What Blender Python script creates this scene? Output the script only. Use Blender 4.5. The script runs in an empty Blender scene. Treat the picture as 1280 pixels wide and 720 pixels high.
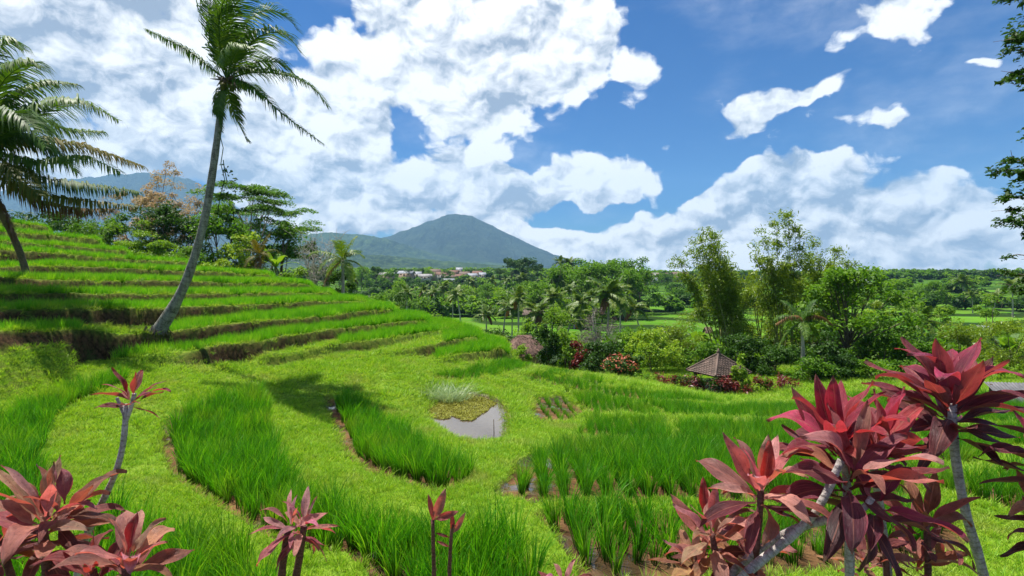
import bpy, math, random
import numpy as np
from mathutils import Vector, Matrix

R = math.radians
scene = bpy.context.scene
COL = scene.collection

# ---------------------------------------------------------------- camera
FPX, HX, HY, CAMZ = 711.0, 640.0, 345.0, 3.0      # focal length in photo pixels, horizon point, eye height (m)
cam_d = bpy.data.cameras.new('camera')
cam = bpy.data.objects.new('camera', cam_d)
COL.objects.link(cam)
cam.location = (0, 0, CAMZ)
cam.rotation_euler = (R(90), 0, 0)
cam_d.sensor_width = 36
cam_d.lens = FPX / 1280 * 36
cam_d.shift_y = -15 / 1280
cam_d.clip_start = 0.05
cam_d.clip_end = 60000
scene.camera = cam

def at(px, py, d):
    """world point seen at photo pixel (px, py) at depth d metres"""
    return Vector(((px - HX) / FPX * d, d, CAMZ - (py - HY) / FPX * d))

# ---------------------------------------------------------------- sun and exposure
SUN_EL, SUN_AZ = 70.0, -52.0            # azimuth from +Y, clockwise to +X
sd = Vector((math.sin(R(SUN_AZ)) * math.cos(R(SUN_EL)), math.cos(R(SUN_AZ)) * math.cos(R(SUN_EL)), math.sin(R(SUN_EL))))
sun_d = bpy.data.lights.new('sun', 'SUN')
sun_d.energy = 5.0
sun_d.angle = R(0.55)
sun_d.color = (1.0, 0.95, 0.86)
sun = bpy.data.objects.new('sun', sun_d)
COL.objects.link(sun)
sun.rotation_euler = (-sd).to_track_quat('-Z', 'Y').to_euler()
vs = scene.view_settings
vs.view_transform = 'Standard'
vs.look = 'None'
vs.exposure = 0.90
vs.gamma = 1.0
vs.use_curve_mapping = False

# ---------------------------------------------------------------- sky: NISHITA plus procedural clouds
world = bpy.data.worlds.new('World')
scene.world = world
world.use_nodes = True

class NT:
    """small helper to write node trees"""
    def __init__(s, nt):
        s.nt = nt
        s.nt.nodes.clear()
    def n(s, t, ins=None, **kw):
        o = s.nt.nodes.new(t)
        for k, v in kw.items():
            setattr(o, k, v)
        for k, v in (ins or {}).items():
            s.put(o.inputs[k], v)
        return o
    def put(s, sock, v):
        if isinstance(v, bpy.types.NodeSocket):
            s.nt.links.new(v, sock)
        elif isinstance(v, bpy.types.Node):
            s.nt.links.new(v.outputs[0], sock)
        else:
            sock.default_value = v
    def m(s, op, a, b=None, c=None, clamp=False):
        o = s.nt.nodes.new('ShaderNodeMath')
        o.operation = op
        o.use_clamp = clamp
        s.put(o.inputs[0], a)
        if b is not None: s.put(o.inputs[1], b)
        if c is not None: s.put(o.inputs[2], c)
        return o.outputs[0]
    def v(s, op, a, b=None, scale=None):
        o = s.nt.nodes.new('ShaderNodeVectorMath')
        o.operation = op
        s.put(o.inputs[0], a)
        if b is not None: s.put(o.inputs[1], b)
        if scale is not None: s.put(o.inputs['Scale'], scale)
        return o.outputs['Value'] if op in ('LENGTH', 'DOT_PRODUCT', 'DISTANCE') else o.outputs[0]
    def mix(s, f, a, b, mode='MIX'):
        o = s.nt.nodes.new('ShaderNodeMix')
        o.data_type = 'RGBA'
        o.blend_type = mode
        s.put(o.inputs[0], f)
        s.put(o.inputs[6], a if not isinstance(a, tuple) else tuple(a[:3]) + (1,))
        s.put(o.inputs[7], b if not isinstance(b, tuple) else tuple(b[:3]) + (1,))
        return o.outputs[2]
    def ramp(s, f, lo, hi, a=0.0, b=1.0, smooth=True):
        o = s.nt.nodes.new('ShaderNodeMapRange')
        o.interpolation_type = 'SMOOTHSTEP' if smooth else 'LINEAR'
        s.put(o.inputs[0], f)
        for i, x in enumerate((lo, hi, a, b)):
            s.put(o.inputs[i + 1], x)
        return o.outputs[0]
    def noise(s, vec, scale, detail=4, rough=.55, lac=2.0, out=0, dist=0.0, d2=False):
        o = s.n('ShaderNodeTexNoise', {'Scale': scale, 'Detail': detail, 'Roughness': rough, 'Lacunarity': lac, 'Distortion': dist}, noise_dimensions='2D' if d2 else '3D')
        if vec is not None: s.put(o.inputs['Vector'], vec)
        return o.outputs[out]

def build_sky():
    k = NT(world.node_tree)
    out = k.n('ShaderNodeOutputWorld')
    bg = k.n('ShaderNodeBackground', {'Strength': 0.1})
    k.nt.links.new(bg.outputs[0], out.inputs[0])
    sky = k.n('ShaderNodeTexSky', sky_type='NISHITA', sun_disc=False, sun_elevation=R(SUN_EL), sun_rotation=R(SUN_AZ))
    sky.altitude = 600
    sky.air_density = 1.0
    sky.dust_density = 0.4
    sky.ozone_density = 2.5
    hs = k.n('ShaderNodeHueSaturation', {'Hue': 0.5, 'Saturation': 1.75, 'Value': 0.43, 'Color': sky})
    d = k.n('ShaderNodeTexCoord').outputs['Generated']
    sx = k.n('ShaderNodeSeparateXYZ', {0: d})
    az = k.m('ARCTAN2', sx.outputs[0], sx.outputs[1])
    el = k.m('ARCSINE', sx.outputs[2])
    P0 = k.n('ShaderNodeCombineXYZ', {0: az, 1: el, 2: 0.0}).outputs[0]
    # domain warp so that the cloud masses are not ellipses
    w1 = k.noise(d, 5.0, 3, .5, out=1)
    w2 = k.noise(d, 17.0, 3, .5, out=1)
    off = k.v('ADD', k.v('MULTIPLY', k.v('SUBTRACT', w1, (.5, .5, .5)), (.17, .13, 0)), k.v('MULTIPLY', k.v('SUBTRACT', w2, (.5, .5, .5)), (.06, .05, 0)))
    P = k.v('ADD', P0, off)
    def blob(px, py, rx, ry, rot=0.0, amp=1.0, vec=None):
        dx = px - HX
        L = math.hypot(FPX, dx)
        mp = k.n('ShaderNodeMapping', vector_type='TEXTURE')
        k.put(mp.inputs[0], P if vec is None else vec)
        mp.inputs[1].default_value = (math.atan2(dx, FPX), math.atan2(HY - py, L), 0)
        mp.inputs[2].default_value = (0, 0, R(rot))
        mp.inputs[3].default_value = (rx * FPX / (L * L), ry / L, 1)
        g = k.n('ShaderNodeTexGradient', {0: mp}, gradient_type='SPHERICAL')
        return k.m('MULTIPLY', g.outputs[1], amp)
    def union(lst):
        o = None
        for a in lst:
            b = blob(*a)
            o = b if o is None else k.m('SMOOTH_MAX', o, b, .12)
        return o
    CUM = SKY_CUMULUS
    cum = k.m('MINIMUM', k.m('MULTIPLY', union(CUM), 1.75), 1.15)
    hol = union(SKY_HOLES)
    gry = union(SKY_GREY)
    # billow detail, evaluated here and a little towards the sun so that tops are bright and bases grey
    def detail(vec):
        a = k.noise(vec, 4.5, 9, .60, d2=True)
        b = k.n('ShaderNodeTexVoronoi', {'Vector': vec, 'Scale': 11.0, 'Detail': 2.0, 'Roughness': .5}, feature='F1', voronoi_dimensions='2D').outputs[0]
        return k.m('ADD', k.m('MULTIPLY', a, 1.0), k.m('MULTIPLY', k.m('SUBTRACT', 1.0, b), .26))
    st = k.v('MULTIPLY', P0, (1.0, 1.4, 0.0))
    st = k.v('ADD', st, k.v('MULTIPLY', k.v('SUBTRACT', w2, (.5, .5, .5)), (.05, .05, .05)))
    n0 = detail(st)
    n1 = detail(k.v('ADD', st, (-.012, .034, 0.0)))
    wide = k.noise(d, 2.2, 3, .5)                         # everywhere else: the same broken cloud goes on
    infront = k.ramp(sx.outputs[1], .45, .62)             # the masses of the photograph lie ahead
    gen = k.m('ADD', k.m('MULTIPLY', k.m('SUBTRACT', wide, .5), 2.0), .3)
    base = k.m('ADD', k.m('MULTIPLY', cum, infront), k.m('MULTIPLY', gen, k.m('SUBTRACT', 1.0, infront)))
    base = k.m('SUBTRACT', base, k.m('MULTIPLY', hol, 1.0))
    # towards the horizon the layers close up
    low = k.ramp(el, .0, .13, .26, 0.0)
    base = k.m('ADD', base, low)
    dens = k.m('ADD', base, k.m('MULTIPLY', k.m('SUBTRACT', n0, .655), 1.9))
    cov = k.m('MULTIPLY', k.ramp(dens, .21, .43), k.ramp(el, -.03, 0.0))
    veil = k.m('MULTIPLY', k.ramp(k.noise(k.v('MULTIPLY', d, (1, 1, 2.5)), 3.2, 7, .6), .47, .8), .30)
    cov = k.m('MAXIMUM', cov, veil)
    relief = k.m('MULTIPLY', k.m('SUBTRACT', n0, n1), 3.6)
    thick = k.ramp(dens, .35, 1.5)
    h0 = k.noise(st, 15.0, 5, .6, d2=True)
    h1 = k.noise(k.v('ADD', st, (-.004, .011, 0.0)), 15.0, 5, .6, d2=True)
    relief = k.m('ADD', relief, k.m('MULTIPLY', k.m('SUBTRACT', h0, h1), 2.1))
    lit = k.m('ADD', k.m('ADD', .97, relief), k.m('MULTIPLY', thick, -.22))
    lit = k.m('SUBTRACT', lit, k.m('MULTIPLY', gry, 1.0))
    lit = k.m('ADD', lit, k.m('MULTIPLY', k.m('SUBTRACT', w1, .5), .25), clamp=True)
    cc = k.mix(lit, SKY_DARK, SKY_WHITE)
    blue = k.mix(1.0, hs.outputs[0], (.55, .90, 1.22), 'MULTIPLY')
    col = k.mix(cov, blue, cc)
    # thin white air close to the horizon
    hz = k.ramp(el, -.02, .08, .3, 0.0)
    col = k.mix(hz, col, SKY_HORIZON)
    k.put(bg.inputs[0], col)

SKY_DARK, SKY_WHITE, SKY_HORIZON = (2.0, 2.4, 3.1), (6.7, 6.75, 6.8), (3.8, 4.8, 6.2)
# (px, py, half width, half height, turn, strength)
SKY_CUMULUS = [
    (120, 90, 420, 260, 0, 1.0), (60, 240, 420, 140, 0, .8), (300, 180, 260, 170, 0, .9),
    (590, 80, 250, 150, 12, 1.15), (710, 60, 170, 120, 20, 1.0), (480, 60, 170, 130, 0, .9), (470, 200, 190, 110, 0, .95),
    (560, 225, 120, 70, 10, .85), (728, 220, 170, 56, 14, 1.0), (660, 295, 260, 50, 0, .8), (800, 195, 70, 40, 10, .5),
    (968, 138, 135, 30, 15, .72), (1115, 8, 160, 62, 12, .85), (930, -4, 130, 24, 0, .6), (1112, 160, 40, 14, 5, .6),
    (965, 262, 190, 78, -4, 1.05), (1160, 275, 260, 78, -8, 1.0), (860, 290, 220, 60, 0, .8), (1255, 75, 50, 16, 8, .5), (1000, 320, 500, 40, 0, .5),
]
SKY_HOLES = [
    (385, 18, 80, 48, 0, .9), (520, 180, 60, 60, 40, .8), (860, 100, 90, 170, 0, .45), (735, 266, 90, 34, -10, .7), (850, 225, 60, 40, 20, .5), (1000, 190, 110, 22, 0, .5),
    (610, 205, 40, 30, 0, .3), (1230, 120, 150, 90, 0, .5), (650, 8, 60, 30, 0, .35),
]
SKY_GREY = [
    (40, 60, 380, 190, 20, .5), (160, 190, 380, 150, 0, .6), (330, 215, 220, 80, 0, .4), (640, 248, 140, 40, 8, .85), (520, 262, 170, 48, 0, .75), (700, 225, 90, 24, 14, .5),
    (1010, 268, 280, 60, -14, .7), (1190, 312, 280, 50, -8, .6), (860, 300, 110, 24, 0, .35), (620, 120, 130, 60, 0, .16),
]
build_sky()
world.cycles.sampling_method = 'MANUAL'
world.cycles.sample_map_resolution = 512

# ================================================================ helpers
rng = np.random.default_rng(7)
random.seed(7)

def tag(o, label=None, cat=None, group=None, kind=None):
    if label: o['label'] = label
    if cat: o['category'] = cat
    if group: o['group'] = group
    if kind: o['kind'] = kind
    return o

def mesh_np(name, V, polys, mats=None, uv=None, attrs=None, smooth=False, midx=None):
    """V (n,3); polys: list of integer arrays, each (k, sides)"""
    me = bpy.data.meshes.new(name)
    V = np.asarray(V, dtype=np.float32).reshape(-1, 3)
    polys = [np.asarray(p, dtype=np.int32) for p in polys if len(p)]
    nl = sum(p.size for p in polys)
    npoly = sum(len(p) for p in polys)
    me.vertices.add(len(V))
    me.vertices.foreach_set('co', V.ravel())
    me.loops.add(nl)
    me.polygons.add(npoly)
    lv = np.concatenate([p.ravel() for p in polys]) if polys else np.zeros(0, np.int32)
    tot = np.concatenate([np.full(len(p), p.shape[1], np.int32) for p in polys]) if polys else np.zeros(0, np.int32)
    st = np.concatenate([[0], np.cumsum(tot)[:-1]]).astype(np.int32) if len(tot) else tot
    me.loops.foreach_set('vertex_index', lv)
    me.polygons.foreach_set('loop_start', st)
    me.polygons.foreach_set('loop_total', tot)
    if smooth:
        me.polygons.foreach_set('use_smooth', np.ones(npoly, bool))
    if midx is not None:
        me.polygons.foreach_set('material_index', np.asarray(midx, np.int32))
    if uv is not None:
        l = me.uv_layers.new(name='uv')
        l.data.foreach_set('uv', np.asarray(uv, np.float32)[lv].ravel())
    for k, a in (attrs or {}).items():
        at_ = me.attributes.new(k, 'FLOAT', 'POINT')
        at_.data.foreach_set('value', np.asarray(a, np.float32).ravel())
    me.update(calc_edges=True)
    for m in (mats or []):
        me.materials.append(m)
    return me

def link(name, me, parent=None, loc=None):
    o = bpy.data.objects.new(name, me)
    COL.objects.link(o)
    if parent is not None: o.parent = parent
    if loc is not None: o.location = loc
    return o

def empty(name, loc, rz=0.0):
    o = bpy.data.objects.new(name, None)
    o.empty_display_size = .2
    COL.objects.link(o)
    o.location = loc
    o.rotation_euler = (0, 0, rz)
    return o

def copy_tree(o, parent=None):
    c = o.copy()
    COL.objects.link(c)
    c.parent = parent
    for ch in list(o.children):
        copy_tree(ch, c)
    return c

class MB:
    """collects pieces (vertices, polygons, uv) for one mesh"""
    def __init__(s):
        s.V, s.P, s.U, s.n = [], {}, [], 0
    def add(s, V, polys, uv=None):
        V = np.asarray(V, float).reshape(-1, 3)
        s.V.append(V)
        s.U.append(np.zeros((len(V), 2)) if uv is None else np.asarray(uv, float))
        for p in polys:
            p = np.asarray(p, int)
            if len(p):
                s.P.setdefault(p.shape[1], []).append(p + s.n)
        s.n += len(V)
    def tube(s, pts, rad, sides=6, cap=True):
        pts = np.asarray(pts, float)
        n = len(pts)
        rad = np.broadcast_to(np.asarray(rad, float), (n,))
        t = np.gradient(pts, axis=0)
        t /= np.linalg.norm(t, axis=1)[:, None] + 1e-9
        ref = np.array([1.0, 0, 0]) if abs(t[0][0]) < .8 else np.array([0, 1.0, 0])
        a = np.linspace(0, 2 * np.pi, sides, endpoint=False)
        V, U = [], []
        L = np.concatenate([[0], np.cumsum(np.linalg.norm(np.diff(pts, axis=0), axis=1))])
        for i in range(n):
            u = np.cross(ref, t[i]); u /= np.linalg.norm(u) + 1e-9
            w = np.cross(t[i], u)
            V.append(pts[i] + rad[i] * (np.cos(a)[:, None] * u + np.sin(a)[:, None] * w))
            U.append(np.stack([a / (2 * np.pi), np.full(sides, L[i])], 1))
        V = np.concatenate(V); U = np.concatenate(U)
        i, j = np.meshgrid(np.arange(n - 1), np.arange(sides), indexing='ij')
        q = np.stack([i * sides + j, i * sides + (j + 1) % sides, (i + 1) * sides + (j + 1) % sides, (i + 1) * sides + j], -1).reshape(-1, 4)
        ps = [q]
        if cap:
            ps.append(np.array([[(n - 1) * sides + x for x in range(sides)]]))
        s.add(V, ps, U)
    def box(s, c, size, rz=0.0):
        x, y, z = np.asarray(size) / 2
        v = np.array([[-x, -y, -z], [x, -y, -z], [x, y, -z], [-x, y, -z], [-x, -y, z], [x, -y, z], [x, y, z], [-x, y, z]])
        cr, sr = math.cos(rz), math.sin(rz)
        v = v @ np.array([[cr, sr, 0], [-sr, cr, 0], [0, 0, 1]]) + np.asarray(c)
        s.add(v, [[[0, 3, 2, 1], [4, 5, 6, 7], [0, 1, 5, 4], [1, 2, 6, 5], [2, 3, 7, 6], [3, 0, 4, 7]]])
    def leaves(s, C, size, up=.35, aspect=.5, jitter=.35, dirs=None, r=None):
        """rhombic leaves at centres C, random heading, flattened towards 'up'"""
        r = r or rng
        C = np.asarray(C, float)
        n = len(C)
        if n == 0: return
        nr = r.normal(size=(n, 3)); nr[:, 2] = np.abs(nr[:, 2]) + up * 2
        nr /= np.linalg.norm(nr, axis=1)[:, None]
        h = r.normal(size=(n, 3)) if dirs is None else np.asarray(dirs) + r.normal(size=(n, 3)) * .45
        h -= (h * nr).sum(1)[:, None] * nr
        h /= np.linalg.norm(h, axis=1)[:, None] + 1e-9
        w = np.cross(nr, h)
        L = (size * (1 + jitter * r.uniform(-1, 1, n)))[:, None] if np.ndim(size) == 0 else np.asarray(size)[:, None]
        W = L * aspect
        fold = nr * W * .25
        V = np.stack([C - h * L * .5, C + w * W * .5 + fold - h * L * .05, C + h * L * .5 - nr * L * .12, C - w * W * .5 + fold - h * L * .05], 1).reshape(-1, 3)
        i = np.arange(n)[:, None] * 4
        s.add(V, [i + np.array([[0, 1, 2, 3]])], np.tile(np.array([[.5, 0], [1, .5], [.5, 1], [0, .5]]), (n, 1)))
    def mesh(s, name, mat, smooth=False):
        V = np.concatenate(s.V) if s.V else np.zeros((0, 3))
        return mesh_np(name, V, [np.concatenate(p) for p in s.P.values()], [mat] if mat else None, np.concatenate(s.U) if s.U else None, smooth=smooth)
    def build(s, name, mat, parent=None, loc=None, smooth=False):
        return link(name, s.mesh(name, mat, smooth), parent, loc)

# numpy value noise
_perm = np.random.default_rng(3).random(65536)
def vnoise(x, y, seed=0):
    xi = np.floor(x).astype(np.int64); yi = np.floor(y).astype(np.int64)
    fx = x - xi; fy = y - yi
    fx = fx * fx * (3 - 2 * fx); fy = fy * fy * (3 - 2 * fy)
    def h(a, b):
        return _perm[((a * 73856093) ^ (b * 19349663) ^ (seed * 83492791)) & 65535]
    return (h(xi, yi) * (1 - fx) + h(xi + 1, yi) * fx) * (1 - fy) + (h(xi, yi + 1) * (1 - fx) + h(xi + 1, yi + 1) * fx) * fy
def fbm(x, y, oct=4, seed=0):
    s, a, t = 0, 1.0, 0
    for i in range(oct):
        s = s + a * vnoise(x * 2 ** i + 17 * i, y * 2 ** i - 9 * i, seed + i); t += a; a *= .5
    return s / t - .5
def sstep(a, b, x):
    t = np.clip((x - a) / (b - a), 0, 1)
    return t * t * (3 - 2 * t)

# ================================================================ materials
MAT = {}
def material(name):
    m = bpy.data.materials.new(name)
    m.use_nodes = True
    k = NT(m.node_tree)
    out = k.n('ShaderNodeOutputMaterial')
    MAT[name] = m
    return m, k, out

def leaf_mat(name, cols, trans, rough=.5, tw=.4, spec=.3, ramp_uv=None, noise_scale=0.0, patch=None):
    """foliage: colour picked per object / instance between cols, part of the light passing through"""
    m, k, out = material(name)
    oi = k.n('ShaderNodeObjectInfo')
    rnd = oi.outputs['Random']
    isl = k.n('ShaderNodeNewGeometry').outputs['Random Per Island']
    f = k.m('ADD', k.m('MULTIPLY', rnd, .45), k.m('MULTIPLY', isl, .55))
    cr = k.n('ShaderNodeValToRGB', {0: f})
    e = cr.color_ramp.elements
    while len(e) < len(cols): e.new(.5)
    for i, c in enumerate(cols):
        e[i].position = i / max(1, len(cols) - 1)
        e[i].color = tuple(c) + (1,)
    col = cr.outputs[0]
    if noise_scale:
        nz = k.noise(k.n('ShaderNodeTexCoord').outputs['Object'], noise_scale, 3, .6)
        col = k.mix(1.0, col, k.n('ShaderNodeCombineColor', {0: k.ramp(nz, .3, .7, .7, 1.3), 1: k.ramp(nz, .3, .7, .75, 1.25), 2: k.ramp(nz, .3, .7, .7, 1.2)}).outputs[0], 'MULTIPLY')
    if patch:       # patches of drier or fresher growth across the land
        ps = k.n('ShaderNodeNewGeometry').outputs['Position']
        pn = k.noise(k.v('MULTIPLY', ps, (1, 1, .2)), patch[1], 5, .62)
        col = k.mix(k.ramp(pn, .50, .70, 0, patch[2]), col, k.mix(.55, col, tuple(patch[0])))
        col = k.mix(k.ramp(pn, .44, .28, 0, .7), col, k.mix(1.0, col, (.55, .72, .6), 'MULTIPLY'))
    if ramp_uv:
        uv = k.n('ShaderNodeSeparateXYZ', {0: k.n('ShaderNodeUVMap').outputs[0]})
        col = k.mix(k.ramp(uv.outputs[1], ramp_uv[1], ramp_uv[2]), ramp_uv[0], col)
    b = k.n('ShaderNodeBsdfPrincipled', {'Base Color': col, 'Roughness': rough, 'Specular IOR Level': spec})
    t = k.n('ShaderNodeBsdfTranslucent', {0: k.mix(1.0, col, tuple(trans), 'MULTIPLY')})
    mx = k.n('ShaderNodeMixShader', {0: tw, 1: b, 2: t})
    k.nt.links.new(mx.outputs[0], out.inputs[0])
    return m

def bark_mat(name, a, b, scale=6.0, ring=0.0, rough=.85, stretch=(1, 1, .25)):
    m, k, out = material(name)
    tc = k.n('ShaderNodeTexCoord').outputs['Object']
    n1 = k.noise(k.v('MULTIPLY', tc, stretch), scale, 6, .65)
    n2 = k.noise(tc, scale * 4.5, 4, .6)
    f = k.m('ADD', k.m('MULTIPLY', n1, .6), k.m('MULTIPLY', n2, .4))
    h = f
    if ring:
        uv = k.n('ShaderNodeSeparateXYZ', {0: k.n('ShaderNodeUVMap').outputs[0]})
        w = k.m('FRACT', k.m('ADD', k.m('MULTIPLY', uv.outputs[1], ring), k.m('MULTIPLY', n1, 1.6)))
        rg = k.ramp(w, 0, .25)
        f = k.m('MULTIPLY', f, k.m('ADD', .86, k.m('MULTIPLY', rg, .17)))
        h = k.m('ADD', h, k.m('MULTIPLY', rg, .22))
    col = k.mix(k.ramp(f, .32, .66), a, b)
    bs = k.n('ShaderNodeBsdfPrincipled', {'Base Color': col, 'Roughness': rough, 'Specular IOR Level': .2})
    bp = k.n('ShaderNodeBump', {'Strength': .6, 'Distance': .02, 'Height': h})
    k.put(bs.inputs['Normal'], bp)
    k.nt.links.new(bs.outputs[0], out.inputs[0])
    return m

def plain_mat(name, a, b=None, scale=8.0, rough=.7, bump=.2, spec=.3):
    m, k, out = material(name)
    tc = k.n('ShaderNodeTexCoord').outputs['Object']
    n1 = k.noise(tc, scale, 6, .6)
    col = k.mix(k.ramp(n1, .3, .7), a, b or tuple(x * .7 for x in a))
    bs = k.n('ShaderNodeBsdfPrincipled', {'Base Color': col, 'Roughness': rough, 'Specular IOR Level': spec})
    bp = k.n('ShaderNodeBump', {'Strength': bump, 'Distance': .02, 'Height': n1})
    k.put(bs.inputs['Normal'], bp)
    k.nt.links.new(bs.outputs[0], out.inputs[0])
    return m

leaf_mat('rice_leaf', [(.018, .11, .003), (.045, .22, .005), (.095, .33, .010), (.27, .50, .035)], (1.7, 1.45, .6), rough=.45, tw=.48, spec=.25, ramp_uv=((.015, .06, .003), .05, .6), patch=((.42, .46, .05), .55, .55))  # dark tones and root ramp carry the shade between blades
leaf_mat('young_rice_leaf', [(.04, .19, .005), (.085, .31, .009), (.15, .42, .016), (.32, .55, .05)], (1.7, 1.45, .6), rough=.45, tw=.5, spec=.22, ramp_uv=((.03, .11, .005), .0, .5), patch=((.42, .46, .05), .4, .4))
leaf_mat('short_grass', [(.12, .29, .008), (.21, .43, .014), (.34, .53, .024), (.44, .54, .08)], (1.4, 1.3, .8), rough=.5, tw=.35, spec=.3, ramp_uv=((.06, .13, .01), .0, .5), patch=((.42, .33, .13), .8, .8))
leaf_mat('tree_leaf', [(.035, .09, .008), (.07, .165, .012), (.125, .24, .016), (.22, .33, .03)], (1.6, 1.7, .7), rough=.55, tw=.33, spec=.2)
leaf_mat('dark_leaf', [(.02, .055, .009), (.036, .09, .012), (.06, .13, .016)], (1.5, 1.6, .7), rough=.55, tw=.25, spec=.18)
leaf_mat('bright_leaf', [(.075, .17, .012), (.13, .26, .018), (.20, .34, .025), (.30, .39, .045)], (1.5, 1.4, .6), rough=.55, tw=.36, spec=.2)
leaf_mat('bamboo_leaf', [(.08, .15, .009), (.14, .23, .014), (.21, .31, .02), (.31, .37, .045)], (1.5, 1.4, .6), rough=.42, tw=.33, spec=.3)
leaf_mat('pink_leaf', [(.34, .22, .15), (.42, .29, .19), (.46, .35, .22), (.26, .25, .10)], (1.2, 1.1, .8), rough=.6, tw=.3, spec=.2)
leaf_mat('palm_leaf', [(.022, .06, .008), (.042, .10, .011), (.07, .145, .015), (.14, .20, .03)], (1.7, 1.7, .6), rough=.5, tw=.25, spec=.2)
leaf_mat('valley_palm_leaf', [(.04, .09, .010), (.075, .145, .014), (.13, .20, .022), (.26, .30, .06)], (1.6, 1.6, .6), rough=.45, tw=.3, spec=.3)
leaf_mat('palm_leaf_yellow', [(.05, .085, .012), (.10, .11, .015), (.18, .13, .02)], (1.5, 1.3, .6), rough=.55, tw=.3, spec=.18)
leaf_mat('palm_leaf_dry', [(.10, .055, .018), (.16, .085, .025), (.22, .12, .04)], (1.2, 1.0, .7), rough=.6, tw=.25, spec=.2)
leaf_mat('red_leaf', [(.05, .008, .012), (.11, .012, .018), (.20, .03, .03), (.05, .07, .015)], (1.5, 1.0, 1.0), rough=.4, tw=.25)
leaf_mat('flower_red', [(.45, .05, .03), (.55, .16, .09), (.50, .22, .16)], (1.2, 1.0, 1.0), rough=.5, tw=.3)
leaf_mat('twig_purple', [(.10, .07, .075), (.15, .11, .11), (.20, .15, .14)], (1.1, 1.0, 1.0), rough=.7, tw=.15)
leaf_mat('reed_leaf', [(.20, .32, .12), (.34, .46, .22), (.50, .58, .36)], (1.3, 1.2, .9), rough=.45, tw=.3, spec=.4, ramp_uv=((.04, .10, .015), .0, .5))
leaf_mat('moss_leaf', [(.10, .12, .008), (.17, .18, .010), (.25, .24, .016)], (1.3, 1.2, .8), rough=.6, tw=.2)
bark_mat('palm_bark', (.05, .048, .035), (.27, .27, .22), 8, ring=7.0, stretch=(1, 1, .5))
bark_mat('brown_bark', (.06, .042, .03), (.17, .13, .095), 4)
bark_mat('pale_bark', (.22, .19, .15), (.48, .44, .37), 4)
bark_mat('bamboo_bark', (.10, .12, .03), (.26, .26, .09), 3, ring=3.0)
bark_mat('grey_bark', (.16, .135, .12), (.46, .42, .39), 22, ring=45.0, stretch=(1, 1, .6))
bark_mat('red_stem', (.06, .02, .02), (.17, .075, .06), 30, ring=60.0, stretch=(1, 1, .6))
plain_mat('tile_clay', (.185, .125, .098), (.08, .058, .046), 3.0, .8, .4)
plain_mat('tile_red', (.17, .085, .06), (.10, .06, .045), .4, .8, .1)
plain_mat('tile_grey', (.30, .29, .28), (.17, .165, .16), .5, .75, .1)
plain_mat('metal_roof', (.30, .32, .35), (.20, .21, .23), .5, .5, .05)
plain_mat('old_sheet', (.17, .165, .17), (.10, .10, .105), 3.0, .6, .1)
plain_mat('wall_white', (.38, .36, .33), (.28, .26, .23), .6, .85, .1)
plain_mat('wall_tan', (.42, .30, .21), (.28, .20, .14), .6, .85, .1)
plain_mat('wood_dark', (.11, .065, .04), (.05, .03, .02), 6, .7, .3)
plain_mat('stone_grey', (.36, .34, .31), (.20, .19, .17), 5, .85, .4)
plain_mat('thatch', (.25, .15, .115), (.10, .06, .048), 9, .9, .6)

# ---- ground: grass, damp mud in the paddies, bare earth on the risers, darkened to hold their shade
def ground_mat():
    m, k, out = material('terraced_ground')
    pos = k.n('ShaderNodeNewGeometry').outputs['Position']
    wet = k.n('ShaderNodeAttribute', attribute_name='wet').outputs['Fac']
    ris = k.n('ShaderNodeAttribute', attribute_name='riser').outputs['Fac']
    far = k.n('ShaderNodeAttribute', attribute_name='far').outputs['Fac']
    n1 = k.noise(pos, 1.1, 5, .6)
    n2 = k.noise(pos, 9.0, 5, .65)
    n3 = k.noise(pos, 38.0, 3, .6)
    nf = k.noise(pos, .03, 5, .55)
    g = k.mix(k.ramp(n2, .3, .7), (.07, .17, .012), (.19, .30, .022))
    g = k.mix(k.ramp(k.noise(pos, .55, 6, .65), .60, .72, 0, .75), g, (.17, .125, .055))
    g = k.mix(k.ramp(n1, .35, .7, 0, .6), g, k.mix(n3, (.10, .20, .014), (.28, .33, .04)))
    e = k.mix(k.ramp(n2, .3, .72), (.018, .012, .006), (.10, .058, .028))  # brown earth, taken darker to paint in the riser shade
    e = k.mix(k.ramp(k.m('ADD', k.m('MULTIPLY', n1, .6), k.m('MULTIPLY', n3, .4)), .52, .66), e, (.035, .07, .010))
    e = k.mix(far, e, (.014, .032, .006))  # far risers: soil tone, darkened in place of their weak shading
    mud = k.mix(k.ramp(n1, .35, .65), (.075, .042, .019), (.19, .102, .046))
    mud = k.mix(k.ramp(n2, .52, .68), mud, (.055, .04, .02))
    fc = k.mix(k.ramp(nf, .36, .62), (.034, .135, .005), (.105, .25, .013))
    fc = k.mix(k.ramp(k.noise(k.v('MULTIPLY', pos, (.35, 1.0, 1)), .35, 6, .7), .40, .66), fc, (.10, .17, .02))
    col = k.mix(far, g, fc)
    col = k.mix(wet, col, mud)
    col = k.mix(ris, col, e)
    pud = k.m('MULTIPLY', wet, k.ramp(k.noise(pos, .9, 4, .5), .52, .60))
    ro = k.m('SUBTRACT', .9, k.m('MULTIPLY', pud, .84))
    b = k.n('ShaderNodeBsdfPrincipled', {'Base Color': k.mix(k.m('MULTIPLY', pud, .55), col, (.03, .024, .014)), 'Roughness': ro, 'Specular IOR Level': k.m('ADD', .06, k.m('MULTIPLY', pud, .44))})
    hgt = k.m('ADD', k.m('MULTIPLY', n2, .6), k.m('MULTIPLY', n3, .4))
    bp = k.n('ShaderNodeBump', {'Strength': k.m('MULTIPLY', k.m('SUBTRACT', 1.0, pud), k.m('SUBTRACT', .8, k.m('MULTIPLY', far, .6))), 'Distance': .06, 'Height': hgt})
    k.put(b.inputs['Normal'], bp)
    k.nt.links.new(b.outputs[0], out.inputs[0])
    return m
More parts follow.
